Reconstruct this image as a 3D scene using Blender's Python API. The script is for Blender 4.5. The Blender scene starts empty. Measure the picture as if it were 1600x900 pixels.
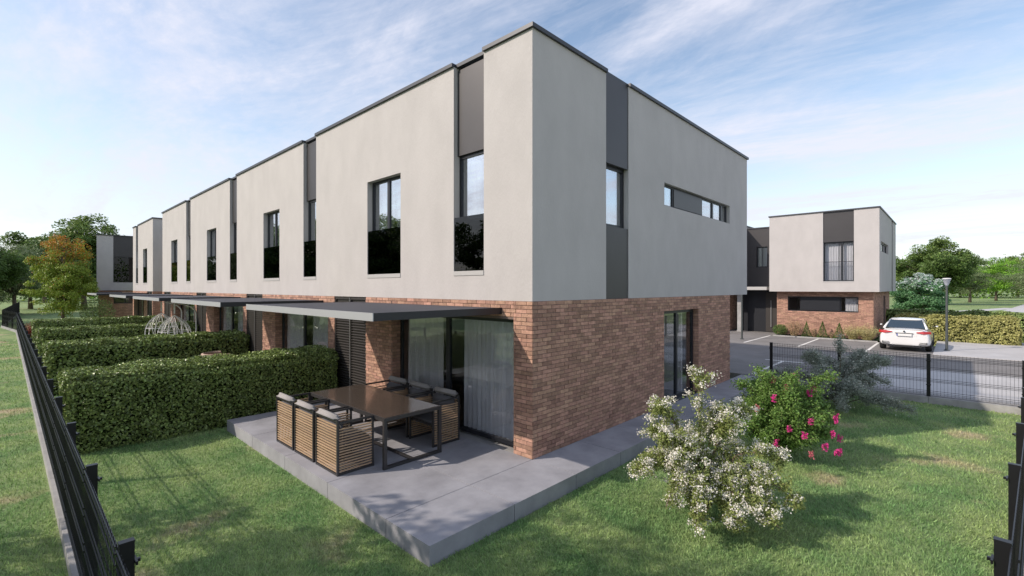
import bpy, bmesh, math, random
import numpy as np
from mathutils import Vector, Matrix
rng = np.random.default_rng(7); random.seed(7)
S = bpy.context.scene; COL = S.collection
# ---------------------------------------------------------------- camera
CAM = Vector((-5.55, -4.80, 2.685))
cd = bpy.data.cameras.new('camera'); cam = bpy.data.objects.new('camera', cd); COL.objects.link(cam); S.camera = cam
cd.sensor_width = 36; cd.lens = 36*733/1600; cd.clip_end = 3000; cd.clip_start = .02
cam.location = CAM
cam.rotation_euler = (math.radians(90), 0, math.atan2(.6863, .7272)-math.pi/2)
cd.shift_y = (449.5-450)/1600
# ---------------------------------------------------------------- sun, sky
SUN = Vector((-1.22, .76, 1)).normalized()
ld = bpy.data.lights.new('sun', 'SUN'); ld.energy = 4.2; ld.angle = math.radians(.53); ld.color = (1, .885, .765)
lo = bpy.data.objects.new('sun', ld); COL.objects.link(lo); lo.rotation_euler = SUN.to_track_quat('Z', 'Y').to_euler(); lo.location = (-60, 40, 60)
W = bpy.data.worlds.new('World'); S.world = W; W.use_nodes = True
nt = W.node_tree; N = nt.nodes; LK = nt.links; N.clear()
def nd(t, **k):
    n = N.new(t)
    for a, b in k.items(): setattr(n, a, b)
    return n
sky = nd('ShaderNodeTexSky', sky_type='NISHITA'); sky.sun_disc = False
sky.sun_elevation = math.asin(SUN.z); sky.sun_rotation = math.atan2(SUN.x, SUN.y); sky.air_density = 1.0; sky.dust_density = .6; sky.ozone_density = 1.5
tc = nd('ShaderNodeTexCoord'); sep = nd('ShaderNodeSeparateXYZ'); LK.new(tc.outputs['Generated'], sep.inputs[0])
def m(op, a, b=None, c=None):
    n = nd('ShaderNodeMath', operation=op)
    for i, v in enumerate((a, b, c)):
        if v is None: continue
        if isinstance(v, (int, float)): n.inputs[i].default_value = v
        else: LK.new(v, n.inputs[i])
    return n.outputs[0]
zz = m('ADD', m('MAXIMUM', sep.outputs[2], 0), .12)
px = m('DIVIDE', sep.outputs[0], zz); py = m('DIVIDE', sep.outputs[1], zz)
cx = nd('ShaderNodeCombineXYZ'); LK.new(px, cx.inputs[0]); LK.new(py, cx.inputs[1])
def cloud(rot, sc, scale, rough, lo_, hi_, dist):
    mp = nd('ShaderNodeMapping'); mp.inputs['Rotation'].default_value = (0, 0, rot); mp.inputs['Scale'].default_value = sc
    LK.new(cx.outputs[0], mp.inputs[0])
    no = nd('ShaderNodeTexNoise'); no.inputs['Scale'].default_value = scale; no.inputs['Detail'].default_value = 9; no.inputs['Roughness'].default_value = rough; no.inputs['Distortion'].default_value = dist
    LK.new(mp.outputs[0], no.inputs[0])
    mr = nd('ShaderNodeMapRange'); mr.inputs[1].default_value = lo_; mr.inputs[2].default_value = hi_; LK.new(no.outputs[0], mr.inputs[0]); return mr.outputs[0]
c1 = cloud(.5, (1.0, .32, 1), 1.1, .64, .40, .66, .9)
c2 = cloud(1.9, (1, .45, 1), 2.6, .66, .45, .75, .5)
c3 = cloud(.9, (1.6, 1, 1), 11, .6, .42, .7, .3)
cl = m('ADD', m('MULTIPLY', c1, .75), m('MULTIPLY', c2, .5))
cl = m('ADD', cl, m('MULTIPLY', m('MULTIPLY', c3, .28), m('ADD', c1, .15)))
cl = m('MINIMUM', cl, .86)
skm = nd('ShaderNodeMix', data_type='RGBA', blend_type='MULTIPLY'); skm.inputs[0].default_value = 1
LK.new(sky.outputs[0], skm.inputs[6]); skm.inputs[7].default_value = (2.6, 2.36, 2.14, 1)
# pale band near the horizon all the way round, as thin haze gives
hz = nd('ShaderNodeMapRange'); hz.inputs[1].default_value = 0; hz.inputs[2].default_value = .42; hz.inputs[3].default_value = .62; hz.inputs[4].default_value = 0; LK.new(sep.outputs[2], hz.inputs[0])
mh = nd('ShaderNodeMix', data_type='RGBA'); LK.new(hz.outputs[0], mh.inputs[0]); LK.new(skm.outputs[2], mh.inputs[6]); mh.inputs[7].default_value = (7.9, 8.7, 9.9, 1)
mx = nd('ShaderNodeMix', data_type='RGBA'); LK.new(cl, mx.inputs[0]); LK.new(mh.outputs[2], mx.inputs[6]); mx.inputs[7].default_value = (8.8, 8.9, 10.1, 1)
bg = nd('ShaderNodeBackground'); bg.inputs[1].default_value = .1; LK.new(mx.outputs[2], bg.inputs[0])
wo = nd('ShaderNodeOutputWorld'); LK.new(bg.outputs[0], wo.inputs[0])
S.view_settings.view_transform = 'Standard'; S.view_settings.look = 'None'; S.view_settings.exposure = 0; S.view_settings.gamma = 1
S.render.engine = 'CYCLES'; S.cycles.max_bounces = 8; S.cycles.transparent_max_bounces = 24

# ---------------------------------------------------------------- materials
def mat(name, col, rough=.6, metal=0, spec=.5, var=0, scale=3, bump=0, bscale=40, island=0, col2=None, stretch=(1, 1, 1), trans=0, coat=0, detail=5, lo=.35, hi=.65, coord='pos'):
    M = bpy.data.materials.new(name); M.use_nodes = True; t = M.node_tree; n = t.nodes; l = t.links
    b = n['Principled BSDF']; b.inputs['Roughness'].default_value = rough; b.inputs['Metallic'].default_value = metal
    b.inputs['Specular IOR Level'].default_value = spec; b.inputs['Coat Weight'].default_value = coat
    b.inputs['Base Color'].default_value = (*col, 1)
    geo = n.new('ShaderNodeNewGeometry'); tcn = n.new('ShaderNodeTexCoord'); mp = n.new('ShaderNodeMapping'); mp.inputs['Scale'].default_value = stretch
    l.new(geo.outputs['Position'] if coord == 'pos' else tcn.outputs['Object'], mp.inputs[0])
    out = None
    if var or col2:
        no = n.new('ShaderNodeTexNoise'); no.inputs['Scale'].default_value = scale; no.inputs['Detail'].default_value = detail; no.inputs['Roughness'].default_value = .6
        l.new(mp.outputs[0], no.inputs[0])
        mr = n.new('ShaderNodeMapRange'); mr.inputs[1].default_value = lo; mr.inputs[2].default_value = hi; l.new(no.outputs[0], mr.inputs[0])
        mix = n.new('ShaderNodeMix'); mix.data_type = 'RGBA'; l.new(mr.outputs[0], mix.inputs[0])
        a = col if col2 else [c*(1-var) for c in col]; c2_ = col2 or [min(1, c*(1+var)) for c in col]
        mix.inputs[6].default_value = (*a, 1); mix.inputs[7].default_value = (*c2_, 1); out = mix.outputs[2]
    if island:
        oi = n.new('ShaderNodeObjectInfo'); ad = n.new('ShaderNodeMath'); ad.operation = 'ADD'; l.new(geo.outputs['Random Per Island'], ad.inputs[0]); l.new(oi.outputs['Random'], ad.inputs[1])
        fr = n.new('ShaderNodeMath'); fr.operation = 'FRACT'; l.new(ad.outputs[0], fr.inputs[0])
        hs = n.new('ShaderNodeHueSaturation')
        r1 = n.new('ShaderNodeMapRange'); r1.inputs[3].default_value = 1-island; r1.inputs[4].default_value = 1+island; l.new(fr.outputs[0], r1.inputs[0]); l.new(r1.outputs[0], hs.inputs['Value'])
        f2 = n.new('ShaderNodeMath'); f2.operation = 'MULTIPLY'; f2.inputs[1].default_value = 7.31; l.new(fr.outputs[0], f2.inputs[0]); f3 = n.new('ShaderNodeMath'); f3.operation = 'FRACT'; l.new(f2.outputs[0], f3.inputs[0])
        r2 = n.new('ShaderNodeMapRange'); r2.inputs[3].default_value = .5-.012*min(1, island*2); r2.inputs[4].default_value = .5+.014*min(1, island*2); l.new(f3.outputs[0], r2.inputs[0]); l.new(r2.outputs[0], hs.inputs['Hue'])
        if out: l.new(out, hs.inputs['Color'])
        else: hs.inputs['Color'].default_value = (*col, 1)
        out = hs.outputs[0]
    if out: l.new(out, b.inputs['Base Color'])
    if bump:
        n2 = n.new('ShaderNodeTexNoise'); n2.inputs['Scale'].default_value = bscale; n2.inputs['Detail'].default_value = 6; l.new(mp.outputs[0], n2.inputs[0])
        bp = n.new('ShaderNodeBump'); bp.inputs['Strength'].default_value = bump; bp.inputs['Distance'].default_value = .02; l.new(n2.outputs[0], bp.inputs['Height']); l.new(bp.outputs[0], b.inputs['Normal'])
    if trans:
        tr = n.new('ShaderNodeBsdfTranslucent'); ms = n.new('ShaderNodeMixShader'); ms.inputs[0].default_value = trans
        if out: l.new(out, tr.inputs[0])
        else: tr.inputs[0].default_value = (*col, 1)
        l.new(b.outputs[0], ms.inputs[1]); l.new(tr.outputs[0], ms.inputs[2]); l.new(ms.outputs[0], n['Material Output'].inputs[0])
    return M
def glass(name, tint, ior=1.6, boost=0.0):
    M = bpy.data.materials.new(name); M.use_nodes = True; t = M.node_tree; n = t.nodes; l = t.links; n.remove(n['Principled BSDF'])
    tr = n.new('ShaderNodeBsdfTransparent'); tr.inputs[0].default_value = (*tint, 1)
    gl = n.new('ShaderNodeBsdfGlossy'); gl.inputs['Roughness'].default_value = 0.005; gl.inputs[0].default_value = (.95, .97, 1, 1)
    fr = n.new('ShaderNodeFresnel'); ge = n.new('ShaderNodeNewGeometry'); io = n.new('ShaderNodeMapRange'); io.inputs[3].default_value = ior; io.inputs[4].default_value = 1/ior
    l.new(ge.outputs['Backfacing'], io.inputs[0]); l.new(io.outputs[0], fr.inputs[0])
    # the same Fresnel whichever face of the pane is hit
    ad = n.new('ShaderNodeMath'); ad.operation = 'ADD'; ad.inputs[1].default_value = boost; ad.use_clamp = True; l.new(fr.outputs[0], ad.inputs[0])
    ms = n.new('ShaderNodeMixShader'); l.new(ad.outputs[0], ms.inputs[0]); l.new(tr.outputs[0], ms.inputs[1]); l.new(gl.outputs[0], ms.inputs[2]); l.new(ms.outputs[0], n['Material Output'].inputs[0])
    return M
K = {}
K['plaster'] = mat('plaster', (.472, .450, .440), .9, var=.045, scale=1.6, bump=.25, bscale=28, spec=.2, stretch=(1, 1, .55), detail=8)
K['panel'] = mat('anthracite_panel', (.055, .052, .054), .42, metal=.3, spec=.5, var=.06, scale=1)
K['coping'] = mat('coping_metal', (.055, .058, .065), .45, metal=.4)
K['brick'] = mat('brick', (.405, .238, .175), .85, island=.28, var=.18, scale=14, bump=.5, bscale=70, spec=.25)
K['mortar'] = mat('mortar', (.20, .145, .125), .95, var=.15, scale=30, bump=.4, bscale=90)
K['frame'] = mat('window_frame', (.022, .024, .030), .38, metal=.2)
K['glass'] = glass('clear_glass', (.95, .955, .965), 1.6, .02)
K['uglass'] = glass('upper_window_glass', (.86, .89, .90), 2.0, .30)
K['balu'] = glass('tinted_balustrade_glass', (.08, .09, .10), 1.42, .0)
K['sill'] = mat('sill', (.42, .41, .40), .6)
K['louvre'] = mat('louvre_metal', (.050, .045, .042), .5, metal=.3)
K['lightmetal'] = mat('light_metal', (.35, .35, .35), .4, metal=.6)
K['canopy'] = mat('canopy_metal', (.045, .048, .062), .62, metal=.1, spec=.35, var=.08, scale=2)
K['canopyedge'] = mat('canopy_fascia', (.44, .45, .48), .4, metal=.2)
K['room'] = mat('interior_plaster', (.58, .56, .54), .9)
K['roomdark'] = mat('interior_floor', (.16, .13, .10), .5)
K['curtain'] = mat('curtain_cloth', (.88, .88, .90), .9, trans=.35, spec=.1)
K['slab'] = mat('paving_stone', (.30, .30, .325), .75, island=.035, var=.16, scale=1.7, bump=.12, bscale=30, detail=9, spec=.3)
K['concrete'] = mat('concrete', (.33, .325, .32), .85, var=.15, scale=3, bump=.3, bscale=30)
K['asphalt'] = mat('asphalt', (.205, .195, .19), .9, var=.13, scale=.9, bump=.4, bscale=90, detail=9)
K['pad'] = mat('pale_paving', (.47, .46, .46), .85, var=.08, scale=.8, bump=.2, bscale=60, detail=9)
K['paint'] = mat('road_paint', (.72, .71, .68), .7, var=.08, scale=8)
K['fence'] = mat('fence_metal', (.012, .012, .014), .4, metal=.2, spec=.5)
K['timber'] = mat('timber_slat', (.40, .275, .175), .6, island=.12, var=.12, scale=9, stretch=(1, 1, 6), coord='obj')
K['alu'] = mat('dark_aluminium', (.055, .053, .055), .42, metal=.4)
K['tabletop'] = mat('table_glass', (.085, .066, .055), .16, spec=.7, coat=.3)
K['bolster'] = mat('bolster_cloth', (.30, .285, .28), .9, bump=.3, bscale=200)
K['cushion'] = mat('cushion_cloth', (.10, .10, .11), .9, bump=.3, bscale=200)
K['bark'] = mat('bark', (.13, .10, .075), .9, var=.3, scale=6, bump=.6, bscale=20)
K['stem'] = mat('woody_stem', (.16, .12, .08), .85)
K['white'] = mat('white_paint', (.78, .77, .75), .4)
K['wicker'] = mat('wicker', (.50, .36, .29), .7, bump=.4, bscale=90)
K['lamp_glass'] = mat('lamp_glass', (.62, .66, .72), .15, trans=.4)
K['lamp_post'] = mat('lamp_post_metal', (.08, .09, .09), .5, metal=.3)
def leaf(n, c, v=.35, tr=.3, r=.5, **k): K[n] = mat(n, c, r, island=v, trans=tr, spec=.35, **k)
leaf('hedge_leaf', (.21, .275, .085), .65, .12, .33)
leaf('hedge_pale', (.42, .41, .15), .35)
leaf('tree_leaf', (.19, .27, .07), .35)
leaf('tree_bright', (.22, .42, .05), .35)
leaf('tree_dark', (.11, .18, .045), .35)
leaf('tree_grey', (.21, .27, .13), .3)
leaf('autumn_leaf', (.25, .33, .05), .35)
leaf('autumn_top', (.50, .22, .04), .35)
leaf('bush_leaf', (.27, .32, .10), .35)
leaf('bush_flower', (.90, .86, .78), .1, .3)
leaf('pink_leaf', (.17, .29, .07), .35)
leaf('pink_flower', (.72, .055, .30), .3, .3)
leaf('coral_flower', (.62, .18, .22), .3, .3)
leaf('grey_leaf', (.32, .36, .30), .3)
leaf('red_leaf', (.26, .03, .02), .35)
leaf('blue_leaf', (.13, .27, .12), .3)
leaf('blossom', (.58, .64, .62), .1)
leaf('straw_leaf', (.50, .46, .22), .3)
leaf('conifer_leaf', (.12, .20, .05), .35)
leaf('brown_leaf', (.42, .31, .17), .3)
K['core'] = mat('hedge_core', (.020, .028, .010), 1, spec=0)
# grass: soil sheet and blades share one world-space patch pattern
def grassmat(name, g1, g2, dry, blade):
    M = bpy.data.materials.new(name); M.use_nodes = True; t = M.node_tree; n = t.nodes; l = t.links; b = n['Principled BSDF']; b.inputs['Roughness'].default_value = .55 if blade else .95; b.inputs['Specular IOR Level'].default_value = .25
    geo = n.new('ShaderNodeNewGeometry')
    def noise(s, a, c, d=4):
        no = n.new('ShaderNodeTexNoise'); no.inputs['Scale'].default_value = s; no.inputs['Detail'].default_value = d; l.new(geo.outputs['Position'], no.inputs[0])
        mr = n.new('ShaderNodeMapRange'); mr.inputs[1].default_value = a; mr.inputs[2].default_value = c; l.new(no.outputs[0], mr.inputs[0]); return mr.outputs[0]
    mx1 = n.new('ShaderNodeMix'); mx1.data_type = 'RGBA'; mx1.inputs[6].default_value = (*g1, 1); mx1.inputs[7].default_value = (*g2, 1)
    l.new(noise(1.3, .35, .65, 6), mx1.inputs[0])
    mx2 = n.new('ShaderNodeMix'); mx2.data_type = 'RGBA'; l.new(noise(.75, .60, .72, 5), mx2.inputs[0]); l.new(mx1.outputs[2], mx2.inputs[6]); mx2.inputs[7].default_value = (*dry, 1)
    hs = n.new('ShaderNodeHueSaturation'); l.new(mx2.outputs[2], hs.inputs['Color'])
    if blade:
        r1 = n.new('ShaderNodeMapRange'); r1.inputs[3].default_value = .6; r1.inputs[4].default_value = 1.45; l.new(geo.outputs['Random Per Island'], r1.inputs[0]); l.new(r1.outputs[0], hs.inputs['Value'])
        tr = n.new('ShaderNodeBsdfTranslucent'); l.new(hs.outputs[0], tr.inputs[0]); ms = n.new('ShaderNodeMixShader'); ms.inputs[0].default_value = .35
        l.new(b.outputs[0], ms.inputs[1]); l.new(tr.outputs[0], ms.inputs[2]); l.new(ms.outputs[0], n['Material Output'].inputs[0])
    else:
        r1 = n.new('ShaderNodeMapRange'); r1.inputs[3].default_value = .7; r1.inputs[4].default_value = 1.25; l.new(noise(38, .3, .7, 8), r1.inputs[0]); l.new(r1.outputs[0], hs.inputs['Value'])
        n2 = n.new('ShaderNodeTexNoise'); n2.inputs['Scale'].default_value = 60; n2.inputs['Detail'].default_value = 5; l.new(geo.outputs['Position'], n2.inputs[0])
        bp = n.new('ShaderNodeBump'); bp.inputs['Strength'].default_value = .8; bp.inputs['Distance'].default_value = .03; l.new(n2.outputs[0], bp.inputs['Height']); l.new(bp.outputs[0], b.inputs['Normal'])
    l.new(hs.outputs[0], b.inputs['Base Color']); return M
K['ground'] = grassmat('lawn_ground', (.16, .25, .10), (.28, .35, .15), (.44, .37, .24), False)
K['blade'] = grassmat('grass_blade', (.20, .35, .135), (.36, .47, .19), (.50, .44, .27), True)

# ---------------------------------------------------------------- helpers
def link(name, me, parent=None, loc=(0, 0, 0), rot=(0, 0, 0), **p):
    o = bpy.data.objects.new(name, me); COL.objects.link(o); o.parent = parent; o.location = loc; o.rotation_euler = rot
    for k, v in p.items():
        if v: o[k] = v
    return o
def thing(name, label, cat, loc=(0, 0, 0), rz=0, group=None): return link(name, None, None, loc, (0, 0, rz), label=label, category=cat, group=group)
class MB:
    def __init__(s): s.v = []; s.f = []; s.m = []; s.mats = []; s.sm = False
    def mi(s, k):
        if k not in s.mats: s.mats.append(k)
        return s.mats.index(k)
    def box(s, x0, x1, y0, y1, z0, z1, k, skip=''):
        if x1 < x0: x0, x1 = x1, x0
        if y1 < y0: y0, y1 = y1, y0
        if z1 < z0: z0, z1 = z1, z0
        b = len(s.v); s.v += [(x, y, z) for x in (x0, x1) for y in (y0, y1) for z in (z0, z1)]
        F = {'x': (0, 1, 3, 2), 'X': (4, 6, 7, 5), 'y': (0, 4, 5, 1), 'Y': (2, 3, 7, 6), 'z': (0, 2, 6, 4), 'Z': (1, 5, 7, 3)}
        for n, f in F.items():
            if n in skip: continue
            s.f.append(tuple(b+i for i in f)); s.m.append(s.mi(k))
        return s
    def poly(s, pts, k): b = len(s.v); s.v += [tuple(p) for p in pts]; s.f.append(tuple(range(b, b+len(pts)))); s.m.append(s.mi(k)); return s
    def prism(s, pts, z0, z1, k):   # pts ccw in xy
        n = len(pts); b = len(s.v); s.v += [(x, y, z0) for x, y in pts]+[(x, y, z1) for x, y in pts]; i_ = s.mi(k)
        s.f.append(tuple(b+i for i in reversed(range(n)))); s.f.append(tuple(b+n+i for i in range(n))); s.m += [i_, i_]
        for i in range(n): j = (i+1) % n; s.f.append((b+i, b+j, b+n+j, b+n+i)); s.m.append(i_)
        return s
    def tube(s, pts, rad, k, seg=6):
        P = [Vector(p) for p in pts]; n = len(P); rad = rad if hasattr(rad, '__len__') else [rad]*n; b = len(s.v); i_ = s.mi(k)
        for i, p in enumerate(P):
            d = (P[min(i+1, n-1)]-P[max(i-1, 0)]).normalized(); u = d.orthogonal().normalized()
            if i and abs(u.dot(pu)) < .98: u = (pu-d*pu.dot(d)).normalized()
            elif i: u = (pu-d*pu.dot(d)).normalized()
            pu = u; w = d.cross(u)
            for a in range(seg): t = 2*math.pi*a/seg; s.v.append(tuple(p+(u*math.cos(t)+w*math.sin(t))*rad[i]))
        for i in range(n-1):
            for a in range(seg):
                c = (a+1) % seg; s.f.append((b+i*seg+a, b+i*seg+c, b+(i+1)*seg+c, b+(i+1)*seg+a)); s.m.append(i_)
        s.f.append(tuple(b+a for a in reversed(range(seg)))); s.f.append(tuple(b+(n-1)*seg+a for a in range(seg))); s.m += [i_, i_]
        return s
    def lathe(s, prof, k, c=(0, 0, 0), seg=16):
        b = len(s.v); i_ = s.mi(k)
        for r, z in prof:
            for a in range(seg): t = 2*math.pi*a/seg; s.v.append((c[0]+r*math.cos(t), c[1]+r*math.sin(t), c[2]+z))
        for i in range(len(prof)-1):
            for a in range(seg): q = (a+1) % seg; s.f.append((b+i*seg+a, b+i*seg+q, b+(i+1)*seg+q, b+(i+1)*seg+a)); s.m.append(i_)
        return s
    def mesh(s, name, smooth=False):
        me = bpy.data.meshes.new(name); me.from_pydata(s.v, [], s.f)
        for k in s.mats: me.materials.append(K[k])
        me.polygons.foreach_set('material_index', s.m)
        if smooth: me.polygons.foreach_set('use_smooth', [True]*len(s.f))
        me.update(); return me
    def build(s, name, parent=None, loc=(0, 0, 0), rot=(0, 0, 0), smooth=False, **p): return link(name, s.mesh(name, smooth), parent, loc, rot, **p)
def copy_tree(o, parent=None):
    c = o.copy(); COL.objects.link(c); c.parent = parent
    for ch in list(o.children): copy_tree(ch, c)
    return c
def quads_mesh(name, V, mats, midx=None):    # V (N,4,3)
    n = len(V); me = bpy.data.meshes.new(name); me.vertices.add(n*4); me.vertices.foreach_set('co', V.reshape(-1).astype(np.float32))
    me.loops.add(n*4); me.loops.foreach_set('vertex_index', np.arange(n*4, dtype=np.int32)); me.polygons.add(n)
    me.polygons.foreach_set('loop_start', np.arange(n, dtype=np.int32)*4); me.polygons.foreach_set('loop_total', np.full(n, 4, np.int32))
    for k in mats: me.materials.append(K[k])
    if midx is not None: me.polygons.foreach_set('material_index', midx.astype(np.int32))
    me.update(calc_edges=True); return me
def leaves(C, size, up=None, aspect=.55, jit=.9, droop=0):
    n = len(C); a = rng.normal(size=(n, 3))
    if up is not None: a = a*jit+up
    nrm = a/np.linalg.norm(a, axis=1, keepdims=True)
    t = rng.normal(size=(n, 3)); t[:, 2] -= droop; t -= nrm*(t*nrm).sum(1, keepdims=True); t /= np.linalg.norm(t, axis=1, keepdims=True); s_ = np.cross(nrm, t)
    sz = (size*rng.uniform(.65, 1.3, n))[:, None]; L = t*sz*.5; Wd = s_*sz*.5*aspect
    return np.stack([C-L, C+Wd-L*.1+nrm*sz*.06, C+L, C-Wd-L*.1+nrm*sz*.06], 1)
def uq(n): v = rng.normal(size=(n, 3)); return v/np.linalg.norm(v, axis=1, keepdims=True)

# ---------------------------------------------------------------- ground, roads, paving
GZ = -.22
g = MB(); nseg = 48
ring = [(0, 0)]
def gridplane(x0, x1, y0, y1, z, k): return MB().poly([(x0, y0, z), (x1, y0, z), (x1, y1, z), (x0, y1, z)], k)
gridplane(-900, 900, -900, 900, GZ, 'ground').build('ground', kind='structure')
MB().box(10.3, 24.0, -5.9, 40, -.5, -.05, 'asphalt', 'z').box(10.3, 24.0, -6.9, -5.9, -.5, -.05, 'asphalt', 'z').box(10.3, 24, -40, -6.9, -.5, -.05, 'asphalt', 'z').build('road', kind='structure')
MB().box(10.42, 15.4, -30, -2.35, -.06, -.044, 'pad', 'z').build('pale_pavement', kind='structure')
MB().box(20.0, 28.2, -40, -4.15, -.3, -.02, 'pad', 'z').build('pavement', kind='structure')
MB().box(24.0, 26.5, 2.7, 9, -.3, -.035, 'asphalt', 'z').build('driveway', kind='structure')
MB().box(-4.2, 10.2, -60, -7.05, -.5, -.10, 'pad', 'z').build('footpath', kind='structure')
MB().poly([(70, -14, GZ+.006), (330, -52, GZ+.006), (330, -40, GZ+.006), (78, -9, GZ+.006)], 'pad').poly([(60, -2.2, GZ+.004), (92, -12, GZ+.004), (92, -10, GZ+.004), (60, -.2, GZ+.004)], 'pad').build('path', kind='structure')
# painted bay lines: separate strips
for (x0, y0, x1, y1, w) in [(10.5, -.15, 14.1, -.15, .10), (14.05, -.80, 14.15, .46, 0), (19.5, 2.86, 24.0, 2.86, .1), (19.5, .5, 24.0, .5, .1), (19.5, -2.04, 24.0, -2.04, .1), (19.5, 5.2, 24, 5.2, .1)]:
    if w: MB().box(x0, x1, y0-w/2, y0+w/2, -.05, -.046, 'paint', 'z').build('bay_line', kind='structure')
    else: MB().box(x0, x1, y0, y1, -.05, -.0455, 'paint', 'z').build('bay_line', kind='structure')
# terrace of the near house: concrete edge course with separate slabs on it
def terrace(y0, y1, xs, label=None, side=False):
    t = link('terrace', None, None, kind='structure')
    b = MB().box(xs[0]+.02, .3, y0+.02, y1-.02, GZ-.2, -.03, 'concrete')
    if side: b.box(.3, 9.9, y0+.02, -.0, GZ-.2, -.03, 'concrete')
    b.build('slab_base', t)
    ys = [y0]; n = max(1, round((y1-y0)/1.34))
    ys = [y0+(y1-y0)*i/n for i in range(n+1)]
    if side: ys = [y0, 0.0]+[0+(y1)*i/4 for i in range(1, 5)]
    j = .005
    for a, c in zip(xs[:-1], xs[1:]):
        for p, q in zip(ys[:-1], ys[1:]):
            MB().box(a+j, c-j, p+j, q-j, GZ-.1 if (a == xs[0] or p == y0) else -.04, 0, 'slab', 'z').build('paving_slab', t)
    if side:
        n = 8
        for i in range(n):
            a = 9.9*i/n; MB().box(a+j, 9.9*(i+1)/n-j, y0+j, 0, GZ-.1, 0, 'slab', 'z').build('paving_slab', t)
    return t
terrace(-.838, 5.95, [-2.6, -1.3, 0], side=True)
for k in (1, 2, 3): terrace(6.56*k+.3, 6.56*k+5.95, [-2.6, -1.3, 0])

# ---------------------------------------------------------------- brickwork
CH, BL, BH, BJ = .065, .225, .055, .010
def courses(u0, u1, z0, z1, hole=()):
    """running bond as (u0,u1,z0,z1) rectangles; hole = openings (u0,u1,z0,z1)"""
    out = []; i0 = int(round(z0/CH)); i1 = int(round(z1/CH))
    for i in range(i0, i1):
        za = i*CH+.005; zb = za+BH; off = (i % 2)*.5*(BL+BJ); spans = [(u0, u1)]
        for h in hole:
            if h[2] < zb-.02 and h[3] > za+.02:
                ns = []
                for a, b in spans:
                    if h[0] > a: ns.append((a, min(b, h[0])))
                    if h[1] < b: ns.append((max(a, h[1]), b))
                    if h[0] >= b or h[1] <= a: pass
                spans = [s for s in ns if s[1]-s[0] > .02]
        for a, b in spans:
            k = math.floor((a-off)/(BL+BJ))
            while off+k*(BL+BJ) < b:
                p = max(a, off+k*(BL+BJ)); q = min(b, off+k*(BL+BJ)+BL)
                if q-p > .03: out.append((p, q, za, zb))
                k += 1
    return out
def brick_mesh_list(faces):
    """faces: list of (plane, coordinate, depth sign, rects) -> boxes (x0,x1,y0,y1,z0,z1)"""
    out = []
    for pl, c, sg, rects in faces:
        for (a, b, z0, z1) in rects:
            d = .010+random.uniform(-.003, .003)
            if pl == 'X': out.append((c, c+sg*d, a, b, z0, z1))
            else: out.append((a, b, c, c+sg*d, z0, z1))
    return out
_unit = {}
def brick_parts(parent, boxes, own=0, off=(0, 0, 0)):
    """the `own` bricks nearest the camera become objects sharing one mesh, the rest one joined part"""
    def dist(b): c = Vector(((b[0]+b[1])/2+off[0], (b[2]+b[3])/2+off[1], (b[4]+b[5])/2+off[2])); return (c-CAM).length/max(.03, (b[3]-b[2])+(b[1]-b[0]))
    order = sorted(boxes, key=dist) if own else boxes
    if own:
        if 'b' not in _unit: _unit['b'] = MB().box(-.5, .5, -.5, .5, -.5, .5, 'brick').mesh('brick')
        for b in order[:own]:
            x0, x1 = sorted(b[:2]); y0, y1 = sorted(b[2:4]); o = link('brick', _unit['b'], parent, ((x0+x1)/2, (y0+y1)/2, (b[4]+b[5])/2)); o.scale = (x1-x0, y1-y0, b[5]-b[4])
    m_ = MB()
    for b in order[own:]: m_.box(*b, 'brick')
    m_.build('brickwork', parent, kind='stuff')

# ---------------------------------------------------------------- house builder (row houses)
TOP, MID = 6.75, 2.47
def curtain_mesh(w, h, amp=.035, n=None, seed=0):
    r = random.Random(seed); n = n or max(12, int(w/.03)); me = MB(); ph = [r.uniform(0, 6) for _ in range(3)]
    pts = []
    for i in range(n+1):
        t = i/n*w; d = amp*math.sin(t*2*math.pi/.11+ph[0]+1.5*math.sin(t*3+ph[1]))+amp*.4*math.sin(t*2*math.pi/.043+ph[2]); pts.append((d, t))
    for i, (d, t) in enumerate(pts):
        for z, s_ in ((0, 1.15), (h*.5, 1), (h, .7)): me.v.append((d*s_, t, z))
    ki = me.mi('curtain')
    for i in range(n):
        for j in range(2): a = i*3+j; me.f.append((a, a+1, a+4, a+3)); me.m.append(ki)
    return me.mesh('curtain', True)
def window(parent, pl, c, u0, u1, z0, z1, sg, mulls=(), fw=.05, gk='glass', label=None, name='window'):
    """frame in plane pl ('X' or 'Y') at coordinate c, outward sign sg; each pane a sub-part"""
    f = MB(); t0, t1 = c, c-sg*.06
    def bx(M, a, b, p, q, k, d0=t0, d1=t1):
        if pl == 'X': M.box(d0, d1, a, b, p, q, k)
        else: M.box(a, b, d0, d1, p, q, k)
    bx(f, u0, u1, z0, z0+fw, 'frame'); bx(f, u0, u1, z1-fw, z1, 'frame'); bx(f, u0, u0+fw, z0+fw, z1-fw, 'frame'); bx(f, u1-fw, u1, z0+fw, z1-fw, 'frame')
    cuts = [u0+fw]
    for mu, mw in mulls: bx(f, mu-mw/2, mu+mw/2, z0+fw, z1-fw, 'frame'); cuts += [mu-mw/2, mu+mw/2]
    cuts.append(u1-fw); fo = f.build(name, parent)
    if label: fo['label'] = label
    for i in range(0, len(cuts), 2):
        p = MB(); bx(p, cuts[i]-.004, cuts[i+1]+.004, z0+fw-.004, z1-fw+.004, gk, c-sg*.025, c-sg*.033); p.build('pane', fo)
    return fo
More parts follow.
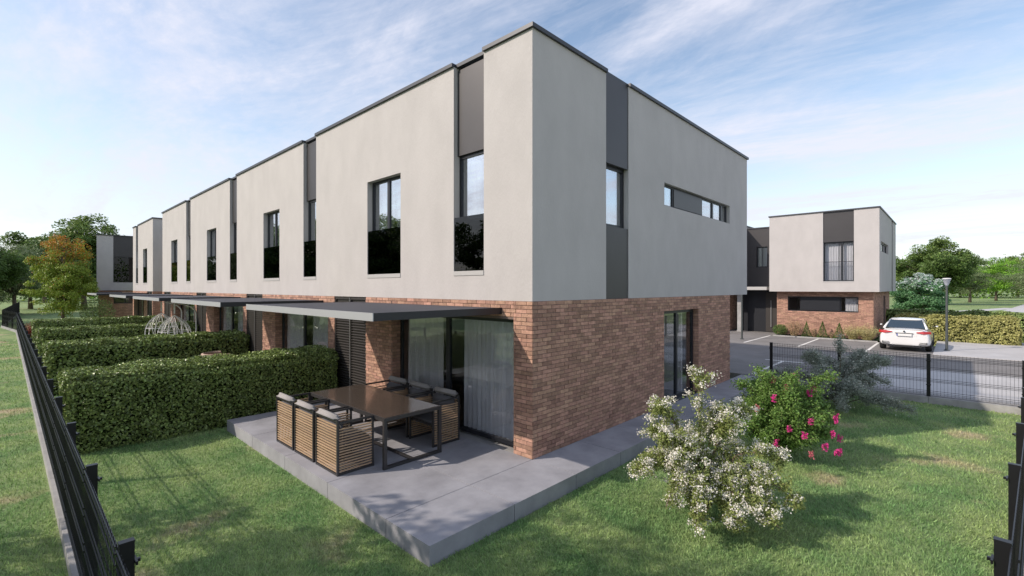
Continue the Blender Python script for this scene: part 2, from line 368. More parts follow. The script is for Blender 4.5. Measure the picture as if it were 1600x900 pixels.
def house(idx, y0, mir, label, first=False, last=False, cur=None, own_bricks=0, own_slats=False, end_extra=0, nm='near'):
    H = thing('row_house', label, 'house', (0, y0, 0), 0, 'white and brick row houses along the lawn')
    L = 6.56+end_extra; Y = lambda v: mir*v
    def B(M, x0, x1, a, b, z0, z1, k): M.box(x0, x1, Y(a), Y(b), z0, z1, k)
    D = 10.41; T = .3; e0 = 0.0; e1 = L
    # upper walls: render
    up = MB(); ext = e0 if not first else 0
    a0 = 0 if not first else 0
    B(up, 0, T, a0, 1.106, MID, TOP, 'plaster'); B(up, 0, T, 1.106, 1.914, MID, 2.94, 'plaster'); B(up, 0, T, 1.914, 3.65, MID, TOP, 'plaster')
    B(up, 0, T, 3.65, 5.0, MID, 2.94, 'plaster'); B(up, 0, T, 3.65, 5.0, 5.10, TOP, 'plaster'); B(up, 0, T, 5.0, L, MID, TOP, 'plaster')
    bk = MB(); B(bk, D-T, D, 0, L, MID, TOP, 'plaster'); bk.build('back_wall', H)
    # soffit and floor between storeys
    sf = MB(); B(sf, 8.84+.02, D-T, 0.3 if first else 0, L-.3 if last else L, MID, MID+.12, 'plaster'); sf.build('soffit', H)
    if first:   # side wall with its openings (plane Y=0)
        yy = (0, T)
        for x0, x1, z0, z1 in [(T, 2.132, MID, TOP), (2.971, 4.582, MID, TOP), (4.582, 8.837, MID, 4.56), (4.582, 8.837, 5.08, TOP), (8.837, D-T, MID, TOP)]:
            up.box(x0, x1, 0, T, z0, z1, 'plaster')
    if last: B(up, T, D-T, L-T, L, MID, TOP, 'plaster')
    up.build('upper_wall', H)
    # strip panel of the front, recessed
    p = MB(); B(p, .09, .14, 1.106, 1.914, 5.12, TOP-.05, 'panel'); p.build('panel', H)
    rf = MB(); o_ = .045
    # coping in runs; steps back above the strip
    for a, b, xo in ((-(o_ if first else 0), 1.106, -o_), (1.106, 1.914, .05), (1.914, L+(o_ if last else 0), -o_)): B(rf, xo, .36, a, b, TOP, TOP+.065, 'coping')
    B(rf, D-.36, D+o_, -(o_ if first else 0), L+(o_ if last else 0), TOP, TOP+.065, 'coping')
    if first:
        for a, b, yo in ((.36, 2.132, -o_), (2.132, 2.971, .02), (2.971, D-.36, -o_)): rf.box(a, b, yo, .36, TOP, TOP+.065, 'coping')
    if last: B(rf, .36, D-.36, L-.36, L+o_, TOP, TOP+.065, 'coping')
    B(rf, .3, D-.3, .3 if first else 0, L-.3 if last else L, 6.45, 6.55, 'coping')
    rf.build('roof', H)
    # windows of the upper front
    s = window(H, 'X', .14, Y(1.914) if mir < 0 else 1.106, Y(1.106) if mir < 0 else 1.914, 2.98, 5.12, -1, [], .055, 'uglass')
    lo_, hi_ = sorted((Y(3.65), Y(5.0))); w1 = window(H, 'X', .13, lo_, hi_, 2.98, 5.10, -1, [((lo_+hi_)/2, .09)], .055, 'uglass')
    for a, b in ((1.106, 1.914), (3.65, 5.0)):
        q = MB(); B(q, -.012, .14, a, b, 2.94, 2.985, 'sill'); B(q, -.012, 0, a, b, 2.905, 2.94, 'sill'); q.build('sill', H)
        q = MB(); B(q, .012, .028, a+.012, b-.012, 2.99, 3.97, 'balu'); q.build('balustrade_glass', H)
    # lower storey: mortar backing + bricks
    lw = MB(); XB = 8.84
    OP0, OP1 = .395, 3.96; LV0, LV1 = 5.06, 6.6; OT = 2.17
    seg = [(0.0, OP0), (OP1, LV0), (LV1, L)] if L > LV1 else [(0, OP0), (OP1, LV0)]
    if idx > 0 and mir > 0: seg[0] = (.04, OP0)
    for a, b in seg:
        if a == 0 and first: a = .0
        q = MB(); B(q, .0, T, a, b, 0, MID-.002, 'mortar'); q.build('brick_pier', H)
    B(lw, .0, T, OP0, OP1, OT, MID-.002, 'mortar')
    q = MB(); B(q, XB-T, XB, 0, L, 0, MID-.002, 'mortar'); q.build('back_wall', H)
    if last: B(lw, T, XB-T, L-T, L, 0, MID-.002, 'mortar')
    faces = []
    rects = []
    for a, b in seg:
        lo_, hi_ = sorted((Y(a), Y(b)))
        if first and a == 0: lo_ = -.008
        rects += courses(lo_, hi_, 0, MID)
    lo_, hi_ = sorted((Y(OP0), Y(OP1))); rects += courses(lo_, hi_, 34*CH, MID)
    faces.append(('X', 0, -1, rects))
    # reveals of the patio opening
    faces.append(('Y', Y(OP1), -mir, [(a, b, c, d) for a, b, c, d in courses(.0, .2, 0, 33*CH)]))
    if first:
        for x0, x1, z0, z1 in [(T, 4.55, 0, MID-.002), (4.55, 6.523, 2.15, MID-.002), (6.523, XB-T, 0, MID-.002)]: lw.box(x0, x1, 0, T, z0, z1, 'mortar')
        faces.append(('Y', 0, -1, courses(0, XB, 0, MID, [(4.55, 6.523, 0, 33*CH)])))
        faces.append(('X', 6.523, -1, courses(.0, .16, 0, 33*CH)))
    if last: faces.append(('Y', Y(L), mir, courses(0, XB, 0, MID)))
    lw.build('lower_wall', H)
    key = (idx > 0, mir, first, last, L)
    brick_parts(H, brick_mesh_list(faces), own_bricks, (0, y0, 0))
    # patio door
    lo_, hi_ = sorted((Y(OP0), Y(OP1))); mu = lo_+(hi_-lo_)*.54 if mir > 0 else lo_+(hi_-lo_)*.46
    window(H, 'X', .19, lo_, hi_, .02, OT, -1, [(mu, .11)], .07, 'glass', name='patio_door')
    # louvred shutters, two leaves
    for a, b in ((LV0, (LV0+LV1)/2), ((LV0+LV1)/2, LV1)):
        if first is False and a > 6.5: continue
        f = MB(); B(f, .05, .09, a+.01, b-.01, .01, MID-.02, 'louvre'); B(f, .012, .05, a+.004, a+.04, .01, MID-.02, 'louvre'); B(f, .012, .05, b-.04, b-.004, .01, MID-.02, 'louvre')
        B(f, .012, .05, a+.04, b-.04, .01, .06, 'louvre'); B(f, .012, .05, a+.04, b-.04, MID-.07, MID-.02, 'louvre')
        fo = f.build('louvre_door', H); n = 36; w_ = b-a-.084
        if own_slats:
            sm = MB().box(-.012, .012, -w_/2, w_/2, -.020, .020, 'louvre').mesh('slat')
            for i in range(n): link('slat', sm, fo, (.034, Y((a+b)/2), .10+i*(MID-.2)/n), (0, math.radians(-35), 0))
        else:
            sl = MB()
            for i in range(n): z = .10+i*(MID-.2)/n; B(sl, .022, .046, a+.042, b-.042, z-.018, z+.018, 'louvre')
            sl.build('slats', fo, kind='stuff')
    c_ = MB(); B(c_, -.004, .03, (LV0+LV1)/2-.008, (LV0+LV1)/2+.008, .01, MID-.02, 'lightmetal'); c_.build('door_edge', H)
    # canopy over the terrace
    c_ = MB(); B(c_, -2.37, -.012, .67, 5.48, 2.262, 2.35, 'canopy'); cn = c_.build('canopy', H)
    c_ = MB(); B(c_, -2.382, -2.37, .66, 5.49, 2.25, 2.356, 'canopyedge'); c_.build('canopy_fascia', cn)
    for a in (.67, 5.48):
        c_ = MB(); d_ = -.012 if a < 3 else .012; B(c_, -2.37, -.012, a, a+d_, 2.25, 2.356, 'frame'); c_.build('canopy_fascia', cn)  # dark sides, pale front: shade and sunlight put into the fascia colours
    # lamp under the canopy on the pier
    l_ = MB(); B(l_, -.055, -.012, 4.36, 4.62, 2.04, 2.20, 'frame'); wl = l_.build('wall_lamp', H)
    l_ = MB()
    for v in (4.36, 4.48, 4.60): B(l_, -.14, -.055, v, v+.02, 2.03, 2.21, 'frame')
    B(l_, -.14, -.055, 4.38, 4.60, 2.19, 2.21, 'frame'); l_.build('lamp_bracket', wl)
    # rooms
    r = MB(); B(r, .3, 4.5, .15 if first else .06, L-.06, 0.003, .015, 'roomdark'); B(r, .3, 4.5, .31 if first else .06, L-.06, MID-.02, MID+.35, 'room'); B(r, 4.5, 4.6, .31 if first else .06, L-.06, .015, 6.44, 'room')
    B(r, .3, 4.5, .0 if not first else .301, .06 if not first else .31, .015, 6.44, 'room'); B(r, .3, 4.5, L-.06 if not last else L-.32, L-.001 if not last else L-.302, .015, 6.44, 'room')
    r.build('interior', H)
    if first:
        # side strip: upper panel, window, lower panel
        MB().box(2.132, 2.971, .012, .2, 5.07, TOP, 'panel').build('panel', H); MB().box(2.132, 2.971, .016, .2, MID+.002, 3.87, 'panel').build('panel', H)
        window(H, 'Y', .11, 2.132, 2.971, 3.87, 5.07, -1, [], .06, 'uglass')
        f = window(H, 'Y', .09, 4.582, 8.837, 4.56, 5.08, -1, [(5.22, .05), (6.98, .05), (7.75, .09), (8.42, .1)], .045, 'uglass')
        MB().box(5.245, 6.955, .075, .09, 4.61, 5.03, 'panel').build('panel', f)
        window(H, 'Y', .13, 4.55, 6.523, .02, 2.15, -1, [(5.52, .09)], .08, 'glass', name='side_door')
        MB().box(4.55, 6.523, -.03, .13, .0, .02, 'frame').build('threshold', H)
        MB().box(6.2, 6.26, .31, 4.4, .02, 2.45, 'room').box(1.95, 2.0, .31, 2.2, 2.9, 6.4, 'room').box(3.3, 3.36, .31, 4.2, 2.9, 6.4, 'room').box(4.6, 8.6, 2.2, 2.3, .02, 6.4, 'room').box(8.5, 8.6, .31, 2.2, .02, 6.4, 'room').box(4.6, 8.5, .31, 2.2, MID, MID+.3, 'room').build('room_wall', H)
    return H
names = ['nearest house', 'second house', 'third house', 'fourth house']
labs = ['nearest white and brick row house, its brick side wall in shade facing the lawn',
        'second white and brick row house, joined behind the nearest one',
        'third white and brick row house, two hedges beyond the dining table',
        'fourth white and brick row house, last before the gap in the row']
for i in range(4):
    house(i, 6.56*i, 1, labs[i], first=(i == 0), last=(i == 3), own_bricks=300 if i == 0 else 0, own_slats=(i == 0), end_extra=.54 if i == 3 else 0)
house(4, 36.12, -1, 'white and brick row house standing alone beyond the gap in the row', first=False, last=True, end_extra=.17)
# curtains: hang behind the glass, top-level
cm = {}
for i in range(4):
    y = 6.56*i
    for (a, w, x, z, h, what) in [(2.62, 1.2, .33, .06, 2.1, 'left half of the patio door'), (.45, 1.5, .33, .06, 2.1, 'right half of the patio door'), (3.78, .42, .30, 3.0, 2.05, 'right pane of the double upper window'), (4.42, .40, .30, 3.0, 2.05, 'left pane of the double upper window'), (1.50, .36, .32, 3.0, 2.05, 'upper window below the grey panel')]:
        if (a, w, h) not in cm: cm[(a, w, h)] = curtain_mesh(w, h, seed=len(cm))
        o = link('curtain', cm[(a, w, h)], None, (x, y+a, z)); o['label'] = 'white pleated curtain behind the %s of the %s' % (what, names[i]); o['category'] = 'curtain'; o['group'] = 'white curtains in the row houses'
# ---------------------------------------------------------------- house across the parking court
def court_house(name, label, X0, Ya, Yb, D, full=True):
    H = thing(name, label, 'house', (X0, Ya, 0), 0); w = Yb-Ya
    up = MB(); T = .3
    a, b = (1.05, 2.41) if full else (1.0, 2.2)       # the strip, from the Ya side
    up.box(0, T, 0, a, MID, TOP, 'plaster').box(0, T, b, w, MID, TOP, 'plaster').box(0, T, a, b, MID, 3.02, 'plaster')
    wx0, wx1 = .75, 4.4
    up.box(T, wx0, 0, T, MID, TOP, 'plaster').box(wx1, 6.3, 0, T, MID, TOP, 'plaster').box(wx0, wx1, 0, T, MID, 4.58, 'plaster').box(wx0, wx1, 0, T, 5.1, TOP, 'plaster').box(7.1, D-T, 0, T, MID, TOP, 'plaster')
    up.box(T, D-T, w-T, w, MID, TOP, 'plaster').box(D-T, D, 0, w, MID, TOP, 'plaster').box(.02, D-T, T, w-T, MID, MID+.1, 'plaster').box(T+.02, D-T, 0.3, .32, MID+.1, 3.2, 'room')
    up.build('upper_wall', H)
    MB().box(.05, .12, a, b, 5.13, TOP-.01, 'panel').build('panel', H); MB().box(6.3, 7.1, .03, .2, MID, TOP-.3, 'panel').build('panel', H)
    o_ = .045; r = MB()
    r.box(-o_, .36, -o_, w+o_, TOP, TOP+.065, 'coping').box(.36, D+o_, -o_, .36, TOP, TOP+.065, 'coping').box(.36, D+o_, w-.36, w+o_, TOP, TOP+.065, 'coping').box(D-.36, D+o_, .36, w-.36, TOP, TOP+.065, 'coping').box(.36, D-.36, .36, w-.36, 6.5, 6.56, 'coping')
    r.build('roof', H)
    window(H, 'X', .13, a, b, 3.02, 5.13, -1, [(a+.53, .09)], .06, 'glass'); window(H, 'Y', .10, wx0, wx1, 4.58, 5.1, -1, [(wx0+1.9, .07)], .06, 'glass')
    s = MB().box(-.012, .13, a, b, 2.985, 3.03, 'sill').build('sill', H)
    gl = MB().box(.012, .024, a+.02, b-.02, 3.04, 4.05, 'glass').build('balustrade_glass', H)
    rail = MB(); rail.box(.01, .03, a+.01, b-.01, 4.05, 4.075, 'frame').build('rail', H)
    lw = MB(); bx0, by0, by1 = .55, .30, w-.26
    z0, z1 = 1.365, 2.18; wa, wb = by0+.62, by0+3.92
    lw.box(bx0, bx0+T, by0, wa, 0, MID, 'mortar').box(bx0, bx0+T, wb, by1, 0, MID, 'mortar').box(bx0, bx0+T, wa, wb, 0, z0, 'mortar').box(bx0, bx0+T, wa, wb, z1, MID, 'mortar')
    lw.box(bx0+T, 5.2, by0, by0+T, 0, MID, 'mortar').box(6.3, D-.3, by0, by0+T, 0, MID, 'mortar').box(5.2, 6.3, by0, by0+T, 2.18, MID, 'mortar').box(D-.6, D-.3, by0+T, by1, 0, MID, 'mortar').box(bx0+T, D-.6, by1-T, by1, 0, MID, 'mortar')
    lw.build('lower_wall', H)
    f = [('X', bx0, -1, courses(by0-.008, by1, 0, MID, [(wa, wb, 21*CH, 33.5*CH)])), ('Y', by0, -1, courses(bx0, D-.3, 0, MID, [(5.2, 6.3, 0, 33.5*CH)]))]
    brick_parts(H, brick_mesh_list(f))
    fw = window(H, 'X', bx0+.10, wa, wb, z0, z1, -1, [(wa+.80, .06), (wb-.62, .06)], .05, 'glass')
    MB().box(bx0+.05, bx0+.11, wa+.83, wb-.65, z0+.06, z1-.02, 'frame').build('panel', fw)
    window(H, 'Y', by0+.12, 5.2, 6.3, .02, 2.18, -1, [], .07, 'glass', name='side_door')
    MB().box(T+.2, 4, .4, w-.4, MID+.1, MID+.2, 'room').box(4, 4.1, .4, w-.4, .1, 6.3, 'room').build('interior', H)
    return H
court_house('court_house', 'white and brick house across the parking court with tall curtained window', 24.45, -2.03, 3.01, 9.0)
court_house('court_house', 'pale house wall mostly hidden past the corner of the nearest house', 24.45, 5.3, 10.5, 9.0)
for (a, w, z, h, x, l) in [(-.93, .62, 3.08, 2.0, 24.78, 'right pane of the tall window of the house behind the car'), (-.27, .60, 3.08, 2.0, 24.78, 'left pane of the tall window of the house behind the car'), (-1.08, .58, 1.42, .72, 25.3, 'low brick wall window of the house behind the car')]:
    o = link('curtain', curtain_mesh(w, h, .03, seed=9), None, (x, a, z)); o['label'] = 'white curtain behind the '+l; o['category'] = 'curtain'; o['group'] = 'white curtains across the court'
LKH = thing('entrance_block', 'dark grey recessed entrance block joined to the house across the court', 'building', (27, 3.0, 0))
MB().box(0, .2, 1.42, 2.3, 2.75, 6.45, 'panel').box(0, .2, 0, 1.42, 5.28, 6.45, 'panel').box(0, .2, .78, 1.42, 2.75, 3.98, 'panel').box(0, .2, 0, .78, 2.75, 5.28, 'panel').build('wall', LKH)
window(LKH, 'X', .12, .78, 1.42, 3.98, 5.28, -1, [], .06, 'glass')
MB().box(-.05, 5, -.0, 2.3, 6.45, 6.52, 'coping').build('roof', LKH)
MB().box(-2.3, .0, .22, 2.3, 2.55, 2.74, 'sill').build('canopy', LKH)
MB().box(-.9, -.7, -.25, 1.95, -.03, 2.55, 'frame').build('lower_wall', LKH)
dr = MB().box(-.96, -.9, .0, .62, .0, 2.4, 'louvre').build('door', LKH); MB().box(-1.02, -.96, .30, .34, .3, 1.9, 'lightmetal').build('handle', dr)
def column(x, y, w, z1, lab):
    o = MB().box(-w/2, w/2, -w/2, w/2, -.06, z1-.0, 'concrete').box(-w*.62, w*.62, -w*.62, w*.62, -.05, .04, 'concrete').build('concrete_column', None, (x, y, 0)); o['label'] = lab; o['category'] = 'column'; o['group'] = 'columns under the entrance roof'
column(25.4, 4.93, .22, 2.55, 'pale concrete column beside the corner of the nearest house')
gw = thing('garden_wall', 'low brown boundary wall seen under the overhang of the nearest house', 'wall', (30, 4.6, -.2)); MB().box(0, .2, .8, 6.0, 0, 1.6, 'mortar').build('wall', gw); MB().box(-.04, .24, .76, 6.04, 1.6, 1.66, 'sill').build('coping', gw)

# ---------------------------------------------------------------- far end-on house on the left
FH = thing('end_house', 'white house with a wide black upper window, beyond the row behind the orange tree', 'house', (-1.23, 43.3, 0), math.radians(-6.5))
MB().box(0, .98, 0, .3, MID, TOP, 'plaster').box(.98, 4.2, 0, .3, MID, 3.1, 'plaster').box(4.2, 12, 0, .3, MID, TOP, 'plaster').box(0, .3, .3, 8, MID, TOP, 'plaster').box(.3, 12, .3, 8, MID, MID+.1, 'plaster').box(.3, 12, 7.7, 8, MID+.1, TOP, 'plaster').box(12, 12.3, 0, 8, GZ, TOP, 'plaster').build('upper_wall', FH)
MB().box(.98, 4.2, .04, .2, 5.13, TOP, 'panel').build('panel', FH); window(FH, 'Y', .1, .98, 4.2, 3.1, 5.13, -1, [(2.4, .07)], .06, 'balu'); MB().box(1.0, 4.18, .012, .03, 3.15, 4.1, 'balu').build('balustrade_glass', FH)
MB().box(-.05, 12, -.05, 8, TOP, TOP+.065, 'coping').build('roof', FH)
lw = MB().box(.11, 1.0, .1, .4, GZ, MID, 'mortar').box(1.0, 2.3, .1, .4, GZ, 1.45, 'mortar').box(1.0, 2.3, .1, .4, 2.1, MID, 'mortar').box(2.3, 12, .1, .4, GZ, MID, 'mortar').box(.11, .4, .4, 7.8, GZ, MID, 'mortar').build('lower_wall', FH)
brick_parts(FH, brick_mesh_list([('Y', .1, -1, courses(.10, 6, -3*CH, MID, [(1.0, 2.3, 22*CH, 32.4*CH)])), ('X', .11, -1, courses(.1, 7.8, -3*CH, MID))]))
window(FH, 'Y', .18, 1.0, 2.3, 1.45, 2.1, -1, [(1.7, .06)], .05, 'glass')
MB().box(.5, 11.5, 3, 3.1, GZ, 6.6, 'room').build('interior', FH)
c_ = MB().box(-1.3, 1.5, -1.6, .09, 2.26, 2.35, 'canopy').build('canopy', FH)

# ---------------------------------------------------------------- fences
def wire_panel(L, H):
    M = MB(); n = max(2, round(L/.066)); r = .0024
    fold = [.07, H*.36, H*.64, H-.10]
    for i in range(n+1):
        x = i*L/n; M.box(x-r, x+r, -r, r, 0, H, 'fence')
    for z in fold:
        for dz in (-.035, .035): M.box(0, L, r, .011, z+dz-.004, z+dz+.004, 'fence')
        M.box(0, L, -.030, -.022, z-.004, z+.004, 'fence')
    for z in (.012, H-.02): M.box(0, L, r, .010, z-.004, z+.004, 'fence')
    return M.mesh('wire_panel')
def post_mesh(H):
    return MB().box(-.025, .025, -.038, .038, 0, H, 'fence').box(-.027, .027, -.040, .040, H, H+.012, 'fence').mesh('post')
def clamp_mesh(): return MB().box(-.05, .05, -.052, -.04, -.012, .012, 'fence').box(-.012, .012, -.07, -.052, -.010, .010, 'fence').mesh('clamp')
_fm = {}
def fence(pts, label, zb=.0, H=1.08, step=1.9, kerb=.14, side=1, kz=None):
    root = thing('mesh_fence', label, 'fence', (*pts[0], GZ), 0, 'dark welded mesh fences round the lawn')
    base = Vector(pts[0])
    for a, b in zip(pts[:-1], pts[1:]):
        A = Vector(a); B_ = Vector(b); n = max(1, round((B_-A).length/step)); L = (B_-A).length/n; d = (B_-A).normalized(); ang = math.atan2(d.y, d.x)
        key = (round(L, 3), H)
        if key not in _fm: _fm[key] = wire_panel(L-.05, H-.03)
        if ('p', H) not in _fm: _fm[('p', H)] = post_mesh(H); _fm['c'] = clamp_mesh()
        kk = ('k', round(L, 3), kerb)
        if kk not in _fm: _fm[kk] = MB().box(.004, L-.004, -.05, .05, -.1, kerb, 'concrete').mesh('kerb_board')
        nv = Vector((-d.y, d.x))*side*.045
        for i in range(n):
            p = A+d*L*i-base
            link('kerb_board', _fm[kk], root, (p.x, p.y, 0), (0, 0, ang))
            link('wire_panel', _fm[key], root, (p.x+d.x*.025, p.y+d.y*.025, kerb+.03), (0, 0, ang), kind='stuff')
            po = link('post', _fm[('p', H)], root, (p.x-nv.x, p.y-nv.y, kerb), (0, 0, ang))
            for z in (.3, H-.13): link('clamp', _fm['c'], po, (0, -.0, z), (0, 0, 0 if side > 0 else math.pi))
    return root
C0 = (-5.10, -4.72)
fence([C0, (-5.12, .85), (-5.47, 39.4), (-6.2, 45.4), (-5.2, 73)], 'long dark mesh fence on a concrete kerb along the left edge of the lawn', side=1, H=1.16)
fence([C0, (10.22, -6.10), (31.3, -7.75)], 'dark mesh fence along the right edge of the lawn, nearly end-on', side=-1, H=1.16)
# short front fence: posts at the places seen
root = thing('mesh_fence', 'low dark mesh fence between the lawn and the parking court', 'fence', (10.25, -.74, GZ), 0, 'dark welded mesh fences round the lawn')
ys = [0, -1.72, -3.58, -5.22]
for i in range(4):
    po = link('post', post_mesh(1.06), root, (0, ys[i], .17)); 
    for z in (.3, .9): link('clamp', _fm['c'], po, (0, 0, z), (0, 0, -math.pi/2))
    if i < 3:
        L = ys[i]-ys[i+1]; link('wire_panel', wire_panel(L-.05, 1.03), root, (.03, ys[i]-.025, .20), (0, 0, -math.pi/2), kind='stuff'); MB().box(-.08, .10, ys[i+1]+.004, ys[i]-.004, -.1, .17, 'concrete').build('kerb_board', root)

# ---------------------------------------------------------------- hedges
def hedge_mesh(L, Wd, H, dens, size, mat_, bul=.06, seed=0):
    """leaf shell round a box from (0,0,0) to (L,Wd,H)"""
    A = [('f', L*H), ('b', L*H), ('t', L*Wd), ('l', Wd*H), ('r', Wd*H)]; C = []; U = []
    for s_, a in A:
        n = int(a*dens); u = rng.random((n, 2)); d = rng.exponential(.06, n)-.05
        if s_ == 'f': p = np.stack([u[:, 0]*L, d, u[:, 1]*H], 1); nn = (0, -1, .25)
        if s_ == 'b': p = np.stack([u[:, 0]*L, Wd-d, u[:, 1]*H], 1); nn = (0, 1, .25)
        if s_ == 't': p = np.stack([u[:, 0]*L, u[:, 1]*Wd, H-d], 1); nn = (0, 0, 1)
        if s_ == 'l': p = np.stack([d, u[:, 0]*Wd, u[:, 1]*H], 1); nn = (-1, 0, .25)
        if s_ == 'r': p = np.stack([L-d, u[:, 0]*Wd, u[:, 1]*H], 1); nn = (1, 0, .25)
        C.append(p); U.append(np.tile(nn, (n, 1)))
    C = np.concatenate(C); U = np.concatenate(U)
    # uneven clipped surface, rounded shoulders
    ph = rng.random(8)*6
    w_ = (np.sin(C[:, 0]*2.1+ph[0])*np.sin(C[:, 1]*3.0+ph[3]+C[:, 2]*2.6+ph[1])+.7*np.sin(C[:, 0]*5.3+C[:, 2]*4.7+ph[2])+.5*np.sin(C[:, 0]*11+C[:, 2]*9+C[:, 1]*9+ph[4]))*bul*.55
    C = C+U*w_[:, None]
    cy = np.clip((np.abs(C[:, 1]-Wd/2)-(Wd/2-.16))/.16, 0, 1); cz = np.clip((C[:, 2]-(H-.16))/.16, 0, 1); C[:, 2] -= cy*cz*.07; C[:, 1] -= np.sign(C[:, 1]-Wd/2)*cy*cz*.07
    return quads_mesh('foliage', leaves(C, size, U, .6, .85), [mat_])
def hedge(loc, rz, L, Wd, H, label, grp, me, core='core', cat='hedge'):
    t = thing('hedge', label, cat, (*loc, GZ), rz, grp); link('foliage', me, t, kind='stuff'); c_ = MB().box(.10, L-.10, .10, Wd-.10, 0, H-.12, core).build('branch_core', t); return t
hm = hedge_mesh(4.85, 1.4, 1.32, 2900, .054, 'hedge_leaf')
hm2 = hedge_mesh(4.85, 1.4, 1.32, 1300, .078, 'hedge_leaf')
hl = ['clipped dark green hedge nearest the camera, beside the dining terrace', 'second clipped green hedge from the camera, behind the first', 'third clipped green hedge, just behind the white hanging chairs', 'farthest clipped green hedge beside the row houses']
for i in range(4): hedge((-4.95, 6.56*i+6.27, ), 0, 4.85, 1.4, 1.32, hl[i], 'clipped hedges between the gardens', hm if i == 0 else hm2)
pm = hedge_mesh(4.5, 1.2, 1.42, 800, .10, 'hedge_pale', .1); pm2 = hedge_mesh(6.5, 1.4, 1.5, 500, .12, 'hedge_leaf', .1)
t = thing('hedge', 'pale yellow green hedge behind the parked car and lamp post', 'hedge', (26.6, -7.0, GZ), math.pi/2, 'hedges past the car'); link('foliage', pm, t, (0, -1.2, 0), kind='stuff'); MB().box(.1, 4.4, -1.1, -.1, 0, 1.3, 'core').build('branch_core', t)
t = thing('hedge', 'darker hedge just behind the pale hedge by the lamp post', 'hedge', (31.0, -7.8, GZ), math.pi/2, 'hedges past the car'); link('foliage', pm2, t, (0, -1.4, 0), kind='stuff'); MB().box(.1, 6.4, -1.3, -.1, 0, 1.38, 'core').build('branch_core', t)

# ---------------------------------------------------------------- dining set
CW, CDp, CHh = .70, .58, .79       # chair width (y), depth (x), height; back at x=0 facing +x
b_ = .03
slat_b = MB().box(-.008, .008, -(CW-2*b_)/2, (CW-2*b_)/2, -.0100, .0100, 'timber').mesh('slat')
slat_s = MB().box(-(CDp-2*b_)/2, (CDp-2*b_)/2, -.008, .008, -.0092, .0092, 'timber').mesh('slat')
def chair(label):
    t = thing('dining_chair', label, 'chair', (0, 0, 0), 0, 'dining chairs with timber slats round the table'); f = MB()
    for x in (0, CDp-b_):
        for y in (0, CW-b_): f.box(x, x+b_, y, y+b_, 0, CHh if x == 0 else CHh-.03, 'alu')
    for y in (0, CW-b_):
        f.box(b_, CDp-b_, y+.002, y+b_-.002, .002, .03, 'alu')
        # arm rail, slightly below the back rail
        f.box(b_, CDp, y-.001, y+b_+.001, CHh-.055, CHh-.028, 'alu')
    f.box(.002, b_-.002, b_, CW-b_, .002, .03, 'alu'); f.box(.002, b_-.002, b_, CW-b_, CHh-.03, CHh, 'alu'); f.box(b_, CDp-b_, b_, CW-b_, .34, .37, 'alu')
    f.build('frame', t)
    n = 17
    for i in range(n): link('slat', slat_b, t, (b_/2, CW/2, .055+i*(CHh-.10)/n))
    for i in range(16):
        for y in (b_/2, CW-b_/2): link('slat', slat_s, t, (CDp/2, y, .055+i*(CHh-.11)/n))
    s = bpy.data.meshes.new('seat_cushion'); bm = bmesh.new(); bmesh.ops.create_cube(bm, size=1); bmesh.ops.scale(bm, vec=(CDp-.05, CW-2*b_-.02, .10), verts=bm.verts); bmesh.ops.translate(bm, vec=(CDp/2+.01, CW/2, .42), verts=bm.verts); bmesh.ops.bevel(bm, geom=bm.edges[:], offset=.03, segments=3, affect='EDGES'); bm.to_mesh(s); bm.free(); s.materials.append(K['cushion']); s.polygons.foreach_set('use_smooth', [True]*len(s.polygons)); link('seat_cushion', s, t)
    s = bpy.data.meshes.new('back_cushion'); bm = bmesh.new(); bmesh.ops.create_cube(bm, size=1); bmesh.ops.scale(bm, vec=(.10, CW-.10, .30), verts=bm.verts); bmesh.ops.translate(bm, vec=(.085, CW/2, .60), verts=bm.verts); bmesh.ops.bevel(bm, geom=bm.edges[:], offset=.045, segments=3, affect='EDGES'); bm.to_mesh(s); bm.free(); s.materials.append(K['cushion']); s.polygons.foreach_set('use_smooth', [True]*len(s.polygons)); link('back_cushion', s, t)
    s = bpy.data.meshes.new('bolster'); bm = bmesh.new(); bmesh.ops.create_cube(bm, size=1); bmesh.ops.scale(bm, vec=(.125, CW-.05, .10), verts=bm.verts); bmesh.ops.translate(bm, vec=(.035, CW/2, CHh+.018), verts=bm.verts); bmesh.ops.bevel(bm, geom=bm.edges[:], offset=.045, segments=3, affect='EDGES'); bm.to_mesh(s); bm.free(); s.materials.append(K['bolster']); s.polygons.foreach_set('use_smooth', [True]*len(s.polygons)); link('bolster', s, t)
    return t
c0 = chair('slatted timber chair nearest the lawn corner, on the left side of the table')
c0.location = (-2.41, 1.575, 0)
for (x, y, rz, l) in [(-2.41, 2.36, 0, 'slatted timber chair in the middle of the three on the lawn side of the table'), (-2.41, 3.13, 0, 'slatted timber chair nearest the hedge on the lawn side of the table'),
                      (-.16, 2.26, math.pi, 'slatted timber chair nearest the corner pier, on the glass door side of the table'), (-.16, 3.03, math.pi, 'middle slatted timber chair on the glass door side of the table'), (-.16, 3.80, math.pi, 'slatted timber chair farthest from the camera on the glass door side of the table')]:
    c = copy_tree(c0); c.location = (x, y, 0); c.rotation_euler = (0, 0, rz); c['label'] = l
T_ = thing('dining_table', 'long dark metal table with glossy brown top on the terrace', 'table', (-1.30, 2.57, 0)); tw, tl, th = .53, 1.28, .755
tb = MB().box(-tw+.03, tw-.03, -tl+.03, tl-.03, th-.012, th+.004, 'tabletop').build('tabletop', T_)
f = MB()
for sx in (-1, 1):
    f.box(sx*tw, sx*(tw-.04), -tl, tl, th-.05, th, 'alu')
for sy in (-1, 1): f.box(-tw+.04, tw-.04, sy*tl, sy*(tl-.04), th-.05, th-.001, 'alu')
f.build('top_frame', T_)
